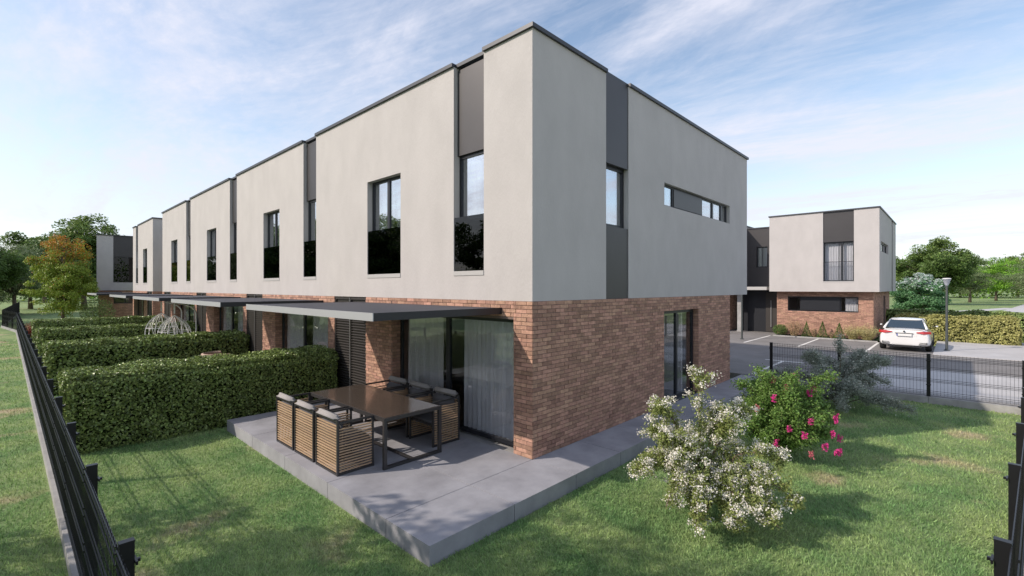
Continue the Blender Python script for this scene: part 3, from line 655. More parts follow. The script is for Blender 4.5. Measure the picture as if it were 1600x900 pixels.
for sy in (-1, 1):
    for sx in (-1, 1): MB().box(sx*tw, sx*(tw-.05), sy*tl, sy*(tl-.05), 0, th-.05, 'alu').build('leg', T_)
    MB().box(-tw+.05, tw-.05, sy*tl, sy*(tl-.05), 0.001, .045, 'alu').build('floor_bar', T_)
MB().box(-.02, .02, -tl+.05, tl-.05, 0.002, .04, 'alu').build('floor_bar', T_)

# ---------------------------------------------------------------- hanging chairs and round chair in the gardens beyond
def hanging_chair(x, y, label):
    t = thing('hanging_chair', label, 'chair', (x, y, GZ+.3), 0, 'white wire hanging chairs'); M = MB(); n = 14; H = 1.5; R = .52
    prof = lambda s: (R*math.sin(math.pi/2*s/.35)**.8 if s < .35 else R*max(0, 1-((s-.35)/.65)**3.3), .12+H*s)
    def pt(s, a, tw=0): r, z = prof(s); return (r*math.cos(a+tw*s), r*math.sin(a+tw*s), z)
    for i in range(n):
        a = 2*math.pi*i/n
        if 200 < math.degrees(a) < 300: continue
        M.tube([pt((j/12)**.8, a) for j in range(13)], .010, 'white', 4)
    for sgn in (-1, 1):
        for i in range(0, n, 2):
            a = 2*math.pi*i/n
            M.tube([pt(.1+.85*j/7, a, sgn*.9) for j in range(8)], .006, 'white', 3)
    for s in (.15, .4, .62): M.tube([pt(s, 2*math.pi*i/20) for i in range(21)], .009, 'white', 4)
    M.build('basket', t)
    M = MB().lathe([(0, .2), (.3, .22), (.38, .3), (.3, .38), (0, .4)], 'white', seg=14).build('seat_cushion', t, smooth=True)
    pts = [(.68, .1, -.28)]+[(.68*math.cos(a)*1.0, .1*math.cos(a), 1.62+.42*math.sin(a)) for a in [math.pi/2*k/7 for k in range(8)]]+[(-.0, 0, 1.68)]
    MB().tube(pts, .024, 'white', 8).build('arc_stand', t); MB().box(.3, .95, -.4, .5, -.3, -.26, 'white').build('base', t)
hanging_chair(-1.62, 17.75, 'white wire hanging egg chair on the left, behind the second hedge')
hanging_chair(-1.62, 15.55, 'white wire hanging egg chair on the right, under the arc stand behind the second hedge')
t = thing('round_chair', 'low round wicker chair back showing over the nearest hedge', 'chair', (-1.42, 10.9, -.12)); M = MB()
for a in range(-110, 111, 10):
    r = math.radians(a+180); M.tube([(.40*math.cos(r)*.9, .40*math.sin(r), .38), (.50*math.cos(r)*.9, .50*math.sin(r), .62), (.47*math.cos(r)*.9, .47*math.sin(r), .84)], .03, 'wicker', 5)
M.tube([(.47*math.cos(math.radians(a+180))*.9, .47*math.sin(math.radians(a+180)), .86) for a in range(-110, 111, 10)], .045, 'wicker', 6); M.build('backrest', t)
MB().lathe([(0, .30), (.42, .30), (.46, .38), (.4, .44), (0, .45)], 'wicker', seg=18).build('seat', t, smooth=True)
for sx, sy in ((.25, .25), (.25, -.25), (-.25, .25), (-.25, -.25)): MB().tube([(sx, sy, .3), (sx*1.3, sy*1.3, 0)], .02, 'wicker', 5).build('leg', t)
# pots with white flowers in the far garden
for i, (x, y) in enumerate([(-.8, 24.4), (-.4, 25.0), (-1.9, 22.2)]):
    t = thing('flower_pot', ['white flowers in a pot, left one beyond the third hedge', 'white flowers in a pot, right one beyond the third hedge', 'small white flower clump above the third hedge'][i], 'potted plant', (x, y, 0), 0, 'pots of white flowers'); MB().lathe([(0, 0), (.16, 0), (.2, .5), (.17, .5), (0, .45)], 'sill', seg=12).build('pot', t)
    link('flowers', quads_mesh('flowers', leaves(uq(160)*.19*rng.random((160, 1))**.4+np.array([0, 0, .78 if i < 2 else .9]), .07, None, .8), ['bush_flower', 'bush_leaf'], (rng.random(160) > .6)), t, kind='stuff'); MB().tube([(0, 0, .4), (0, 0, .8)], .012, 'stem', 5).build('stem', t)

# ---------------------------------------------------------------- shrubs
def bush(name, label, loc, branches, lf, fl=None, leaf=.035, flower=.03, nleaf=45, nflow=30, spread=.06, fcl=True, cat='shrub', grp=None, stems='stem', sd=1):
    """branches: list of control polylines from the base; leaves and flowers spread along the outer three quarters"""
    t = thing(name, label, cat, loc, 0, grp); M = MB(); LC = []; FC = []
    r = np.random.default_rng(sd)
    for P, dens, fd in branches:
        P = [Vector(p) for p in P]; pts = []
        for i in range(len(P)-1):
            for k in range(5): pts.append(P[i].lerp(P[i+1], k/5))
        pts.append(P[-1]); n = len(pts); M.tube(pts[::2] if n % 2 else pts[::2]+[pts[-1]], [.014*(1-i/(n/2+2))+.003 for i in range(len(pts[::2] if n % 2 else pts[::2]+[pts[-1]]))], stems, 4)
        A = np.array([tuple(p) for p in pts]); ntw = int(10*dens)
        for q in range(ntw):
            s = r.uniform(.22, 1)**.8; i = s*(n-1); a = A[int(i)]*(1-i % 1)+A[min(n-1, int(i)+1)]*(i % 1)
            dirv = r.normal(size=3)*.6+np.array([0, 0, .35]); dirv /= np.linalg.norm(dirv); ln = r.uniform(.08, .26)*(1.25-s*.6); b = a+dirv*ln
            M.tube([a, (a+b)/2+np.array([0, 0, .01]), b], .0025, stems, 3)
            u = r.random((nleaf, 1)); LC.append(a+(b-a)*u+r.normal(size=(nleaf, 3))*spread*.6)
            if fl and r.random() < fd:
                k = nflow; cc = b+r.normal(size=3)*.01; FC.append(cc+r.normal(size=(k, 3))*np.array([spread*.62, spread*.62, spread*.45]))
    M.build('stems', t)
    L_ = np.concatenate(LC); L_ = L_[L_[:, 2] > .03]; link('foliage', quads_mesh('foliage', leaves(L_, leaf, (0, 0, .6), .5, 1), [lf]), t, kind='stuff')
    if FC:
        F_ = np.concatenate(FC); F_ = F_[F_[:, 2] > .03]; link('flowers', quads_mesh('flowers', leaves(F_, flower, (0, 0, .8), .85, 1), [fl]), t, kind='stuff')
    return t
cr = np.array([.6865, -.7275, 0]); cdv = np.array([.7272, .6863, 0])   # two ground directions, for laying out the white shrub's limbs
def br(h0, a, d_, pts): pass
def limb(az, reach, rise, drop, k=4, h0=.15, wob=.05, r=random.Random(3)):
    """arching limb: out along azimuth az, up by rise then down by drop"""
    P = [(0, 0, 0)]; 
    for i in range(1, k+1):
        s = i/k; z = h0+rise*math.sin(min(1, s*1.15)*math.pi/2)-drop*s*s; P.append((math.cos(az)*reach*s+r.uniform(-wob, wob), math.sin(az)*reach*s+r.uniform(-wob, wob), max(.06, z)))
    return P
A0 = math.atan2(-.7275, .6865)     # towards the right of the picture
rr = random.Random(5); B1 = []
B1.append(([(0, 0, 0), (.0, .02, .5), (.02, -.01, .95), (0, 0, 1.48), (.02, 0, 1.88)], 3.4, .8))
for az, re, ri, dr_ in [(A0+math.pi+.1, .62, 1.25, .14), (A0+.25, .85, 1.25, .25), (A0+math.pi-.5, .72, 1.0, .25), (A0-.3, 1.10, .95, .38), (A0+math.pi+.2, 1.0, .9, .5), (A0+math.pi-.25, .92, .7, .36), (A0-.7, .95, .8, .7), (A0-1.2, .85, .8, .75), (A0-1.9, .8, .85, .75), (A0+.5, 1.05, .8, .35), (A0+1.2, .8, .9, .3), (A0+1.9, .7, .9, .3), (A0+math.pi+.7, .9, .7, .5), (A0+math.pi-.9, .8, .7, .4), (A0-.1, .85, .6, .5), (A0-1.5, .6, .5, .3), (A0+math.pi+.45, .6, 1.0, .2), (A0-.45, .5, 1.1, .15), (A0+.05, .45, 1.15, .1), (A0-2.3, .6, 1.0, .4), (A0-.95, 1.15, .55, .45), (A0-1.4, .9, .5, .45), (A0-.5, 1.25, .7, .45), (A0-2.0, .9, .45, .4), (A0+.1, 1.15, .7, .4)]:
    B1.append((limb(az, re*.86, ri*1.1, dr_, r=rr), 2.9, .56))
bush('flowering_shrub', 'large spreading shrub covered in small white flowers in front of the house', (.30, -2.48, GZ), B1, 'bush_leaf', 'bush_flower', .036, .021, 55, 52, .050, sd=4)
B2 = [([(0, 0, 0), (.0, .02, .6), (.02, -.01, 1.1), (0, 0, 1.5), (.02, 0, 1.72)], 2.0, .3)]
for k in range(34):
    az = k*2.4; B2.append((limb(az, rr.uniform(.6, 1.5), rr.uniform(.2, 1.3), rr.uniform(.1, .5), r=rr), 3.6, .25))
bush('flowering_shrub', 'grey green feathery shrub in shade against the front mesh fence', (8.35, -2.75, GZ), B2, 'grey_leaf', 'bush_flower', .040, .026, 48, 8, .07, sd=6)
B3 = []
for k in range(70):
    az = k*2.399; f_ = ((k+.5)/70)**.5; low = (k % 3 == 0); re = .74*f_; B3.append((limb(az, re, (1.25-.55*f_**2 if not low else .35+.3*rr.random())+rr.uniform(-.08, .12), .05, h0=.1, r=rr), 2.2, 0))
B3 += [(limb(k*.9, rr.uniform(.45, .85), rr.uniform(.9, 1.5), -.05, h0=.1, r=rr), 1.8, 0) for k in range(12)]
B3 += [([(0, 0, 0), (.1, -.1, .7), (.16, -.2, 1.5)], 2, 0), ([(0, 0, 0), (-.2, .2, .7), (-.3, .3, 1.4)], 2, 0)]
pb = bush('flowering_shrub', 'round green shrub dotted with bright pink flower heads', (3.40, -2.70, GZ), B3, 'pink_leaf', None, .046, .03, 46, 0, .075, sd=8)
pb.scale = (.96, .96, .93)
heads = [(-.60, -.25, .95, 0), (-.30, -.2, 1.40, 0), (-.15, -.3, 1.30, 1), (.28, -.3, 1.28, 2), (-.42, -.40, 1.15, 1), (-.05, -.72, .88, 2), (.44, -.55, .84, 2), (.32, -.66, .66, 1), (-.16, -.74, .66, 1), (.60, -.35, .84, 2), (.62, -.40, .50, 2), (-.36, -.70, .76, 1), (-.08, -.78, .38, 0), (.36, -.70, .38, 2), (.50, -.56, .34, 2), (.12, -.78, .5, 1), (-.5, -.6, .5, 2), (.18, -.35, 1.22, 2), (.05, -.15, 1.45, 2)]
for i, (a, dd, z, c) in enumerate(heads):
    p = np.array([.6865, -.7275, 0])*a*1.06+np.array([.7272, .6863, 0])*dd*1.14+np.array([0, 0, z*1.06]); n = 52
    P = p+np.clip(rng.normal(size=(n, 3)), -1.6, 1.6)*np.array([.022, .022, .034]); link('flower_head', quads_mesh('flower_head', leaves(P, .032, None, .8), ['pink_flower' if c else 'coral_flower']), pb, kind='stuff')
# planting bed across the court
def blob_bush(name, label, loc, rx, rz_, n, lf, size, shape='ball', grp=None, cat='shrub'):
    t = thing(name, label, cat, loc, 0, grp); u = uq(n)*(rng.random((n, 1))**.33)
    if shape == 'cone': z = rng.random(n)**1.4; a = rng.random(n)*6.283; r_ = rx*(1-z)*(.6+.4*rng.random(n)**.4); C = np.stack([r_*np.cos(a), r_*np.sin(a), z*rz_*2], 1)
    elif shape == 'wispy': z = rng.random(n); a = rng.random(n)*6.283; r_ = rx*(.3+.8*z)*rng.random(n)**.5; C = np.stack([r_*np.cos(a), r_*np.sin(a), z*rz_*2*(1-.3*(r_/rx)**2)*rng.uniform(.7, 1, n)], 1)
    else: C = u*np.array([rx, rx, rz_])+np.array([0, 0, rz_]); 
    C[:, 2] = np.maximum(C[:, 2], .02)
    link('foliage', quads_mesh('foliage', leaves(C, size, (0, 0, .5), .45 if shape != 'wispy' else .25), [lf]), t, kind='stuff'); M = MB()
    for k in range(5): a = k*1.26; M.tube([(0, 0, 0), (rx*.4*math.cos(a), rx*.4*math.sin(a), rz_*1.2)], .012, 'stem', 4)
    M.build('stems', t); return t
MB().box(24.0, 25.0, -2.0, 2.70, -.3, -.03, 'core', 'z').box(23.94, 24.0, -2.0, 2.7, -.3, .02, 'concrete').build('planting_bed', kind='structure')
for (y, rx, rz_, n, lf, sz, sh, l) in [(2.45, .36, .27, 1500, 'conifer_leaf', .06, 'ball', 'low round green shrub at the entrance end of the planting bed'), (1.75, .42, .46, 900, 'brown_leaf', .075, 'wispy', 'wispy brown shrub beside the round green one'), (1.15, .25, .36, 900, 'conifer_leaf', .05, 'cone', 'small dark conifer under the left end of the strip window'), (.78, .2, .25, 500, 'brown_leaf', .05, 'wispy', 'small reddish shrub between two conifers'), (.40, .27, .38, 1000, 'conifer_leaf', .05, 'cone', 'small dark conifer under the middle of the strip window'), (-.02, .18, .2, 400, 'brown_leaf', .05, 'wispy', 'low brown shrub right of the middle conifer'), (-.35, .28, .36, 1000, 'conifer_leaf', .05, 'cone', 'small dark conifer under the right pane of the strip window'), (-.95, .45, .37, 1500, 'straw_leaf', .075, 'wispy', 'straw coloured shrub left of the white car'), (-1.55, .5, .38, 1700, 'straw_leaf', .075, 'wispy', 'straw coloured shrub touching the white car in the picture')]:
    blob_bush('shrub', l, (24.45, y, -.03), rx*1.1, rz_*1.18, int(n*1.3), lf, sz, sh, 'shrubs in the planting bed')
for i, (x, y, l) in enumerate([(-4.6, 37.6, 'red leaved plant at the far corner of the left fence'), (-5.0, 33.6, 'small red leaved plant against the left fence'), (-3.9, 38.8, 'red leaved plant beside the orange tree')]):
    blob_bush('red_shrub', l, (x, y, GZ), .7 if i != 1 else .3, .45, 900, 'red_leaf', .10, 'wispy', 'red leaved plants')
blob_bush('column_shrub', 'tall green shrub in front of the far end-on house', (.9, 38.6, GZ), .55, 1.05, 2500, 'tree_leaf', .09, 'ball')
blob_bush('column_shrub', 'dark round shrub left of the far end-on house', (-1.5, 39.5, GZ), 1.0, 1.1, 3500, 'hedge_leaf', .10, 'ball')
for i, (x, y) in enumerate([(33.0, -4.4), (34.2, -5.6), (36.5, -6.6)]):
    blob_bush('garden_plant', ['upright garden plant behind the pale hedge, nearest the lamp post', 'upright garden plant behind the pale hedge, middle one', 'upright garden plant behind the pale hedge, farthest from the lamp'][i], (x, y, GZ), .3, .78, 350, 'tree_dark', .09, 'wispy', 'plants behind the pale hedge')

# ---------------------------------------------------------------- lamp post
def street_lamp(loc, label):
    t = thing('street_lamp', label, 'street lamp', loc, 0, 'street lamps of the parking court'); MB().tube([(0, 0, 0), (0, 0, 2.80)], [.05, .038], 'lamp_post', 10).lathe([(.1, 0), (.1, .03), (.055, .05)], 'lamp_post', seg=12).build('post', t)
    MB().lathe([(.03, 2.78), (.07, 2.84), (.14, 3.06), (.155, 3.07), (0, 3.08)], 'lamp_glass', seg=14).build('lamp_shade', t, smooth=True); MB().lathe([(0, 3.08), (.16, 3.085), (.12, 3.115), (0, 3.12)], 'white', seg=14).build('lamp_cap', t)
street_lamp((21.95, -4.55, -.02), 'slim street lamp with a glass funnel head beside the parked car')
street_lamp((20.95, 3.42, -.05), 'slim street lamp at the brick corner of the nearest house, its head hidden')

# ---------------------------------------------------------------- car: white coupe, seen from behind
K['carpaint'] = mat('car_paint', (.78, .78, .78), .22, spec=.6, coat=.8); K['carglass'] = mat('car_glass', (.03, .045, .06), .04, spec=1, coat=.5); K['tyre'] = mat('tyre', (.015, .015, .015), .8); K['rim'] = mat('rim', (.25, .25, .26), .3, metal=.8); K['tail'] = mat('tail_light', (.45, .015, .012), .15, coat=1); K['plate'] = mat('number_plate', (.75, .75, .74), .4); K['blue'] = mat('plate_blue', (.02, .06, .35), .4); K['blacktrim'] = mat('black_trim', (.02, .02, .022), .4); K['chrome'] = mat('chrome', (.6, .6, .62), .12, metal=1); K['seat'] = mat('seat_leather', (.30, .29, .28), .5)
def loft(secs, k, name, parent, cap=True, lv=2):
    """secs: list of (x, [(y,z)...]) closed rings; subdivided smooth"""
    n = len(secs[0][1]); M = MB(); i_ = M.mi(k)
    for x, ring in secs:
        for y, z in ring: M.v.append((x, y, z))
    for s in range(len(secs)-1):
        for a in range(n): b = (a+1) % n; M.f.append((s*n+a, s*n+b, (s+1)*n+b, (s+1)*n+a)); M.m.append(i_)
    if cap: M.f.append(tuple(reversed(range(n)))); M.f.append(tuple((len(secs)-1)*n+a for a in range(n))); M.m += [i_, i_]
    o = M.build(name, parent, smooth=True); md = o.modifiers.new('s', 'SUBSURF'); md.levels = lv; md.render_levels = lv; return o
car = thing('parked_car', 'white two door coupe parked nose-in beside the pale hedge', 'car', (20.62, -3.22, -.046))
def ring(w, zb, zm, zt, wt):   # lower body section: half widths
    return [(-w*.86, zb), (-w, zb+.10), (-w, zm), (-w*.985, zm+.12), (-wt, zt), (-wt*.5, zt+.025), (wt*.5, zt+.025), (wt, zt), (w*.985, zm+.12), (w, zm), (w, zb+.10), (w*.86, zb)]
secs = [(.0, ring(.76, .30, .54, .87, .66)), (.03, ring(.80, .24, .54, .92, .70)), (.25, ring(.865, .19, .56, .95, .72)), (.8, ring(.875, .16, .56, .94, .74)), (1.3, ring(.86, .15, .54, .90, .76)), (2.6, ring(.86, .15, .54, .87, .76)), (3.4, ring(.865, .16, .50, .82, .72)), (3.95, ring(.82, .18, .45, .66, .66)), (4.15, ring(.70, .24, .42, .58, .56))]
body = loft(secs, 'carpaint', 'body', car)
def gring(w, z): return [(-w, z), (-w*.5, z+.03), (w*.5, z+.03), (w, z), (w, z-.02), (-w, z-.02)]
# cabin: roof shell on pillars round real glass
def quad(a, b, c, d, k, name, parent, th=.012):
    M = MB(); P = [Vector(p) for p in (a, b, c, d)]; nn = (P[1]-P[0]).cross(P[3]-P[0]).normalized()*th
    M.v = [tuple(p) for p in P]+[tuple(p-nn) for p in P]; i_ = M.mi(k)
    M.f = [(0, 1, 2, 3), (7, 6, 5, 4), (0, 4, 5, 1), (1, 5, 6, 2), (2, 6, 7, 3), (3, 7, 4, 0)]; M.m = [i_]*6; return M.build(name, parent)
RZ, BZ = 1.29, .95
quad((1.25, .53, RZ), (1.25, -.53, RZ), (.60, -.68, BZ+.015), (.60, .68, BZ+.015), 'carglass', 'rear_window', car)
quad((2.25, -.54, RZ), (2.25, .54, RZ), (3.05, .68, .88), (3.05, -.68, .88), 'carglass', 'windscreen', car)
for s in (-1, 1): quad((1.08, s*.585, RZ-.02), (.62, s*.735, BZ-.02), (2.95, s*.74, .88), (2.2, s*.585, RZ-.02), 'carglass', 'side_window', car) 
loft([(1.18, gring(.50, RZ+.0)), (1.26, gring(.555, RZ+.025)), (1.6, gring(.585, RZ+.06)), (2.2, gring(.57, RZ+.04)), (2.28, gring(.52, RZ+.0))], 'carpaint', 'car_roof', car)
M = MB()
for s in (-1, 1):
    M.tube([(1.27, s*.55, RZ+.005), (.95, s*.63, 1.14), (.56, s*.715, BZ-.0)], [.03, .038, .05], 'carpaint', 6); M.tube([(2.22, s*.555, RZ+.01), (3.05, s*.70, .87)], .03, 'carpaint', 6)
M.build('pillars', car, smooth=True)
M = MB()
for s in (-1, 1): M.box(1.3, 1.42, s*.12, s*.50, .8, 1.12, 'seat').box(2.0, 2.12, s*.15, s*.5, .8, 1.15, 'seat')
M.build('seats', car)
M = MB().box(.005, .07, -.66, .66, .93, .955, 'carpaint').build('boot_lip', car)
for s in (-1, 1):
    q = MB(); I_ = [(.02, s*.40, .81), (.02, s*.40, .84), (.03, s*.62, .885), (.14, s*.83, .875), (.14, s*.845, .78), (.01, s*.64, .765)]; q.v = I_+[(x-.045 if i not in (3, 4) else x-.02, y+(s*.028 if i in (3, 4) else 0), z) for i, (x, y, z) in enumerate(I_)]
    i_ = q.mi('tail'); q.f = [(6, 7, 8, 11), (11, 8, 9, 10), (0, 1, 7, 6), (1, 2, 8, 7), (2, 3, 9, 8), (0, 5, 11, 6), (5, 4, 10, 11), (3, 4, 10, 9)]; q.m = [i_]*8
    q.build('tail_light', car)
    MB().box(-.02, .1, s*.48, s*.74, .33, .345, 'blacktrim').box(-.02, .1, s*.725, s*.74, .345, .42, 'blacktrim').box(-.015, .1, s*.50, s*.725, .39, .40, 'blacktrim').build('bumper_vent', car)
    for e in (.36, .46): MB().lathe([(.035, 0), (.042, 0), (.042, .1), (.03, .1)], 'chrome', seg=12).build('exhaust', car, (-.02, s*e*.95, .245), (0, math.pi/2, 0))
    mrr = loft([(2.42, [(s*.93, .93), (s*1.06, .94), (s*1.07, 1.0), (s*.94, 1.02)]), (2.54, [(s*.93, .92), (s*1.04, .93), (s*1.05, 1.01), (s*.94, 1.03)])], 'carpaint', 'mirror', car, lv=1); MB().box(2.46, 2.52, s*.80, s*.95, .94, .965, 'blacktrim').build('mirror_arm', mrr)
    for xw in (.72, 3.35):
        R_ = .31; wv = MB().lathe([(R_*.60, -.10), (R_*.93, -.105), (R_, -.07), (R_, .07), (R_*.93, .105), (R_*.6, .10)], 'tyre', seg=24).build('wheel', car, (xw, s*.77, R_), (math.pi/2, 0, 0), smooth=True)
        M = MB().lathe([(R_*.6, -.10), (R_*.52, -.03), (R_*.52, .03), (R_*.6, .10)], 'rim', seg=24)
        for k in range(5): a = k*1.2566; M.tube([(0, 0, -s*.085), (R_*.56*math.cos(a), R_*.56*math.sin(a), -s*.08)], .022, 'rim', 4)
        M.build('rim', wv)
MB().box(.0, .08, -.56, .56, .19, .265, 'blacktrim').build('diffuser', car)
pl = MB().box(-.055, -.035, -.25, .25, .66, .76, 'plate').build('number_plate', car); MB().box(-.057, -.055, .21, .25, .66, .76, 'blue').build('plate_strip', pl)
MB().box(-.045, -.0, -.30, .30, .775, .79, 'blacktrim').build('boot_handle', car); MB().lathe([(0, .0), (.035, 0), (.035, .02), (0, .02)], 'chrome', seg=16).build('badge', car, (-.02, 0, .86), (0, -math.pi/2, 0))

# ---------------------------------------------------------------- trees
def tree_meshes(h, trunk_h, rx, rz_, nclump, nleaf, size, lf, lf2=None, seed=0, sparse=.0, droop=.1, trunk_r=None):
    r = np.random.default_rng(seed); M = MB(); tr = trunk_r or h*.022; cz = trunk_h+rz_*.85
    n = 7; tp = [(math.sin(i*1.3+seed)*.03*h*i/n, math.cos(i*1.7+seed)*.03*h*i/n, h*.86*i/n) for i in range(n+1)]; M.tube(tp, [tr*(1.25 if i == 0 else 1)*(1-i/(n+1.0)) + .012 for i in range(n+1)], 'bark', 8)
    cl = []
    while len(cl) < nclump:
        u = r.normal(size=3); u /= np.linalg.norm(u); s = r.random()**.42; p = np.array([u[0]*rx*s, u[1]*rx*s, cz+u[2]*(rz_ if u[2] > 0 else rz_*.85)*s]); p[:2] *= 1+.22*math.sin(3*math.atan2(u[1], u[0])+seed)+.12*math.sin(5*u[2]+seed*2)
        if p[2] < trunk_h*.8: continue
        cl.append(p)
    for p in cl[:max(14, nclump//5)]:
        k = min(n, max(2, int((p[2]-rz_*.45)/(h*.86)*n))); a = np.array(tp[k]); md_ = (a+p)/2+np.array([0, 0, .06*h*r.random()]); M.tube([a, md_, p], [tr*.42, tr*.25, tr*.06+.004], 'bark', 5)
    C = []; U = []
    for p in cl:
        cs = rx*r.uniform(.16, .30); m_ = int(nleaf*r.uniform(.7, 1.4)); q = r.normal(size=(m_, 3)); q /= np.linalg.norm(q, axis=1, keepdims=True); q *= r.random((m_, 1))**.4*np.array([cs, cs, cs*.55]); q[:, 2] -= droop*(q[:, 0]**2+q[:, 1]**2)/max(cs, .01); C.append(p+q); U.append(np.tile(np.array([0, 0, 1.0])+(p-np.array([0, 0, cz]))/rx*.6, (m_, 1)))
    C = np.concatenate(C); U = np.concatenate(U); mi = None; mats_ = [lf]
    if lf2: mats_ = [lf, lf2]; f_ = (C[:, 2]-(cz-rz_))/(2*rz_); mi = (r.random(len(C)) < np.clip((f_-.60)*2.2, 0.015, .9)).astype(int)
    return M.mesh('trunk', True), quads_mesh('crown', leaves(C, size, U, .6, .8), mats_, mi)
def plant_tree(ms, name, label, loc, sc=1, rz=0, grp=None):
    t = thing(name, label, 'tree', loc, rz, grp); a = link('trunk', ms[0], t); b = link('crown', ms[1], t, kind='stuff'); t.scale = (sc, sc, sc) if not hasattr(sc, '__len__') else sc; return t
def wpt(px, d): xc = (px-800)/733*d; return (CAM.x+xc*.6865+d*.7272, CAM.y-xc*.7275+d*.6863, GZ)
T1 = tree_meshes(10, 2.0, 4.2, 4.0, 170, 230, .20, 'tree_leaf', seed=1)
T2 = tree_meshes(10, 2.2, 4.4, 3.8, 150, 220, .21, 'tree_bright', seed=2)
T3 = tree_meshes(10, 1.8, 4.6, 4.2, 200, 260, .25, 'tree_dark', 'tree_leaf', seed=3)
T4 = tree_meshes(10, 1.6, 4.0, 4.2, 120, 150, .19, 'tree_grey', seed=4)
TA = tree_meshes(7.4, 1.0, 2.15, 3.1, 220, 170, .12, 'autumn_leaf', 'autumn_top', seed=5, trunk_r=.11)
TB = tree_meshes(4.9, .7, 2.1, 1.9, 110, 170, .15, 'blue_leaf', 'blossom', seed=6, trunk_r=.06)
plant_tree(TA, 'autumn_tree', 'green tree turning orange at its top, left of the row houses', (-3.25, 40.6, GZ), (.84, .84, 1.0))
plant_tree(TB, 'flowering_tree', 'small bluish green tree with pale blossom beside the court house', wpt(1436, 38), .97, 1)
TR = 'trees beyond the gardens'
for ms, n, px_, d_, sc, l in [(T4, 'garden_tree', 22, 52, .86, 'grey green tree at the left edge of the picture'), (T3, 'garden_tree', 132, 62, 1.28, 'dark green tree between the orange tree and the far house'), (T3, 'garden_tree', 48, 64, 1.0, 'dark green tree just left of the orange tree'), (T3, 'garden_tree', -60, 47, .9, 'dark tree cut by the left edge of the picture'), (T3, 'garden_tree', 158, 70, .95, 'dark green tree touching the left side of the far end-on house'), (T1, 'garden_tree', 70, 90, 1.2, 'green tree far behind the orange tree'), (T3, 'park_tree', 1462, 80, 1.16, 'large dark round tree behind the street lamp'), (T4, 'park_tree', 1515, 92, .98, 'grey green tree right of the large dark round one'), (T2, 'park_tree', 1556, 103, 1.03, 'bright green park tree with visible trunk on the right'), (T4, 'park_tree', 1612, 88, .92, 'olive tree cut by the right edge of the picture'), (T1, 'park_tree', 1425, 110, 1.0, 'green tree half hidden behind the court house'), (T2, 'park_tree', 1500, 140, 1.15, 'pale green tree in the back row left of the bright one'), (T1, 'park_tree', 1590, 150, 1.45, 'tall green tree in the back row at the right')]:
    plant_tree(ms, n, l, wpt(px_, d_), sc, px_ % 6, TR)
plant_tree(T1, 'garden_tree', 'green tree seen under the overhang of the nearest house', (36, 10.5, GZ), .42, 2, TR)
# trees outside the left of the frame: they shade the lawn and are mirrored in the upper windows
for i, (ms, x, y, sc, rz) in enumerate([(T1, -11.2, 2.1, .84, 1), (T4, -15.5, -1.0, .72, 4), (T3, -29.5, 27.5, 1.2, 3), (T3, -31, 54, 1.35, 1), (T1, -27, 62, 1.3, 5), (T3, -20, 58, 1.25, 2), (T4, -14, 66, 1.1, 0), (T3, -22, 74, 1.3, 1)]):
    plant_tree(ms, 'lawn_tree', ['leafy tree left of the lawn', 'grey leaved tree left of the lawn', 'dark tree mirrored in the upper windows', 'dark tree behind the mirrored one', 'green tree mirrored in the windows', 'dark tree far up the lawn', 'grey tree far up the lawn', 'tall dark tree farthest up the lawn'][i]+', outside the picture', (x, y, GZ), sc, rz, 'trees left of the lawn')
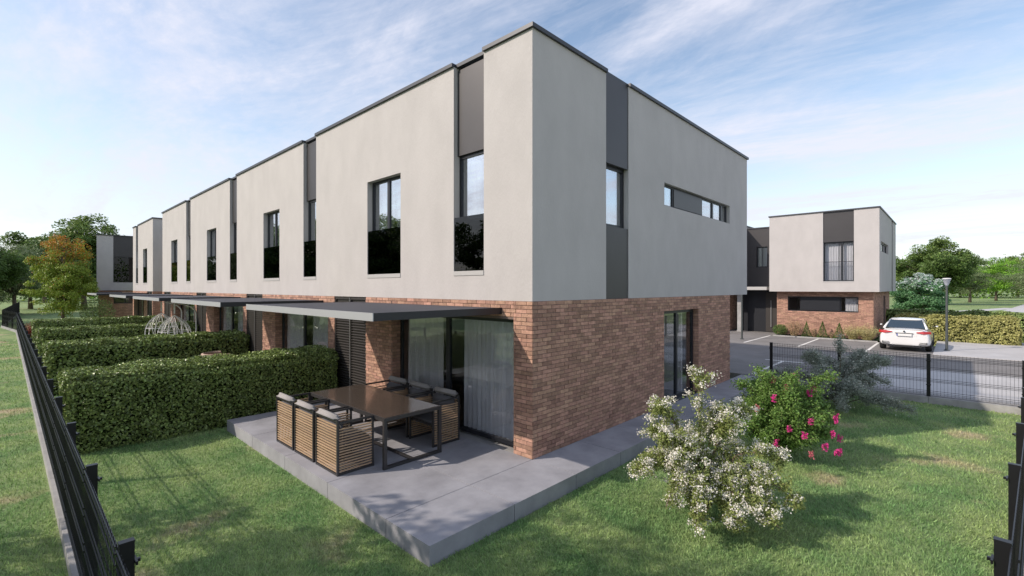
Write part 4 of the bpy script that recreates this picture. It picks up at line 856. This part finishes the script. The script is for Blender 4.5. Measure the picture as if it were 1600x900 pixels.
# woodland edge: far mass of foliage, nobody could count it
def wood(name, arcs, kl, sd):
    r = np.random.default_rng(sd); C = []
    for (a0, a1, d0, hmin, hmax, n) in arcs:
        k = 140
        for i in range(k):
            a = math.radians(a0+(a1-a0)*(i+r.random())/k); d_ = d0*r.uniform(.92, 1.1); hh = r.uniform(hmin, hmax); w_ = hh*.42; m_ = int(n/k)
            q = r.normal(size=(m_, 3)); q /= np.linalg.norm(q, axis=1, keepdims=True); q *= r.random((m_, 1))**.22
            q = q*np.array([w_, w_, hh*.5]); q *= (1+.25*np.sin(q[:, :1]*3.1+i)*np.cos(q[:, 2:]*2.3))
            C.append(q+np.array([CAM.x+d_*math.cos(a), CAM.y+d_*math.sin(a), hh*.5+GZ]))
    C = np.concatenate(C); link(name, quads_mesh(name, leaves(C, .62, (0, 0, .7), .7), kl, r.integers(0, len(kl), len(C))), label='far green woodland edge along the horizon', category='woodland', kind='stuff')
wood('woodland', [(-40, 25, 190, 8, 12.5, 80000), (60, 150, 150, 6, 10, 70000), (150, 250, 170, 6, 11, 20000), (250, 322, 110, 10, 15, 20000)], ['tree_leaf', 'tree_dark', 'tree_bright'], 12)

# ---------------------------------------------------------------- grass blades, thinning with distance
def grass():
    r = np.random.default_rng(21); N = 720000
    fw = np.array([.7272, .6863]); 
    # radius with density ~ 1/r^2, every direction the camera could be turned a little towards
    rad = 2.0*np.exp(r.random(N)*math.log(38/2.0)); th = math.atan2(fw[1], fw[0])+r.uniform(-1.0, 1.0, N)
    x = CAM.x+rad*np.cos(th); y = CAM.y+rad*np.sin(th)
    ok = ~((x > -2.62) & (x < 10.2) & (y > -.85))
    ok &= ~((x > -2.62) & (y > 5.9)); ok &= ~(x > 10.15); ok &= ~((y < -6.9))
    fl = -5.12-.0092*np.clip(y, 0, 99); ok &= ~(np.abs(x-fl) < .07)
    fr = -4.72-.0818*(x+5.1); ok &= ~(np.abs(y-fr) < .07)
    x = x[ok]; y = y[ok]; rad = rad[ok]; n = len(x)
    h = r.uniform(.020, .052, n)*(1+.012*rad); w_ = .0024*(1+rad*.17)*r.uniform(.7, 1.3, n); a = r.uniform(0, 6.283, n); ln = r.normal(size=(n, 2))*h[:, None]*.38
    # clumps lean together
    ln += np.stack([np.sin(x*3.1+y*1.7), np.cos(y*2.7-x*1.3)], 1)*h[:, None]*.18
    ca, sa = np.cos(a)*w_, np.sin(a)*w_; V = np.zeros((n, 4, 3)); z = np.full(n, GZ-.003)
    V[:, 0] = np.stack([x-ca, y-sa, z], 1); V[:, 1] = np.stack([x+ca, y+sa, z], 1)
    V[:, 2] = np.stack([x+ca*.45+ln[:, 0]*.55, y+sa*.45+ln[:, 1]*.55, z+h*.68], 1); V[:, 3] = np.stack([x+ln[:, 0], y+ln[:, 1], z+h], 1)
    link('lawn_grass', quads_mesh('lawn_grass', V, ['blade']), label='short mown grass of the lawn', category='grass', kind='stuff')
grass()
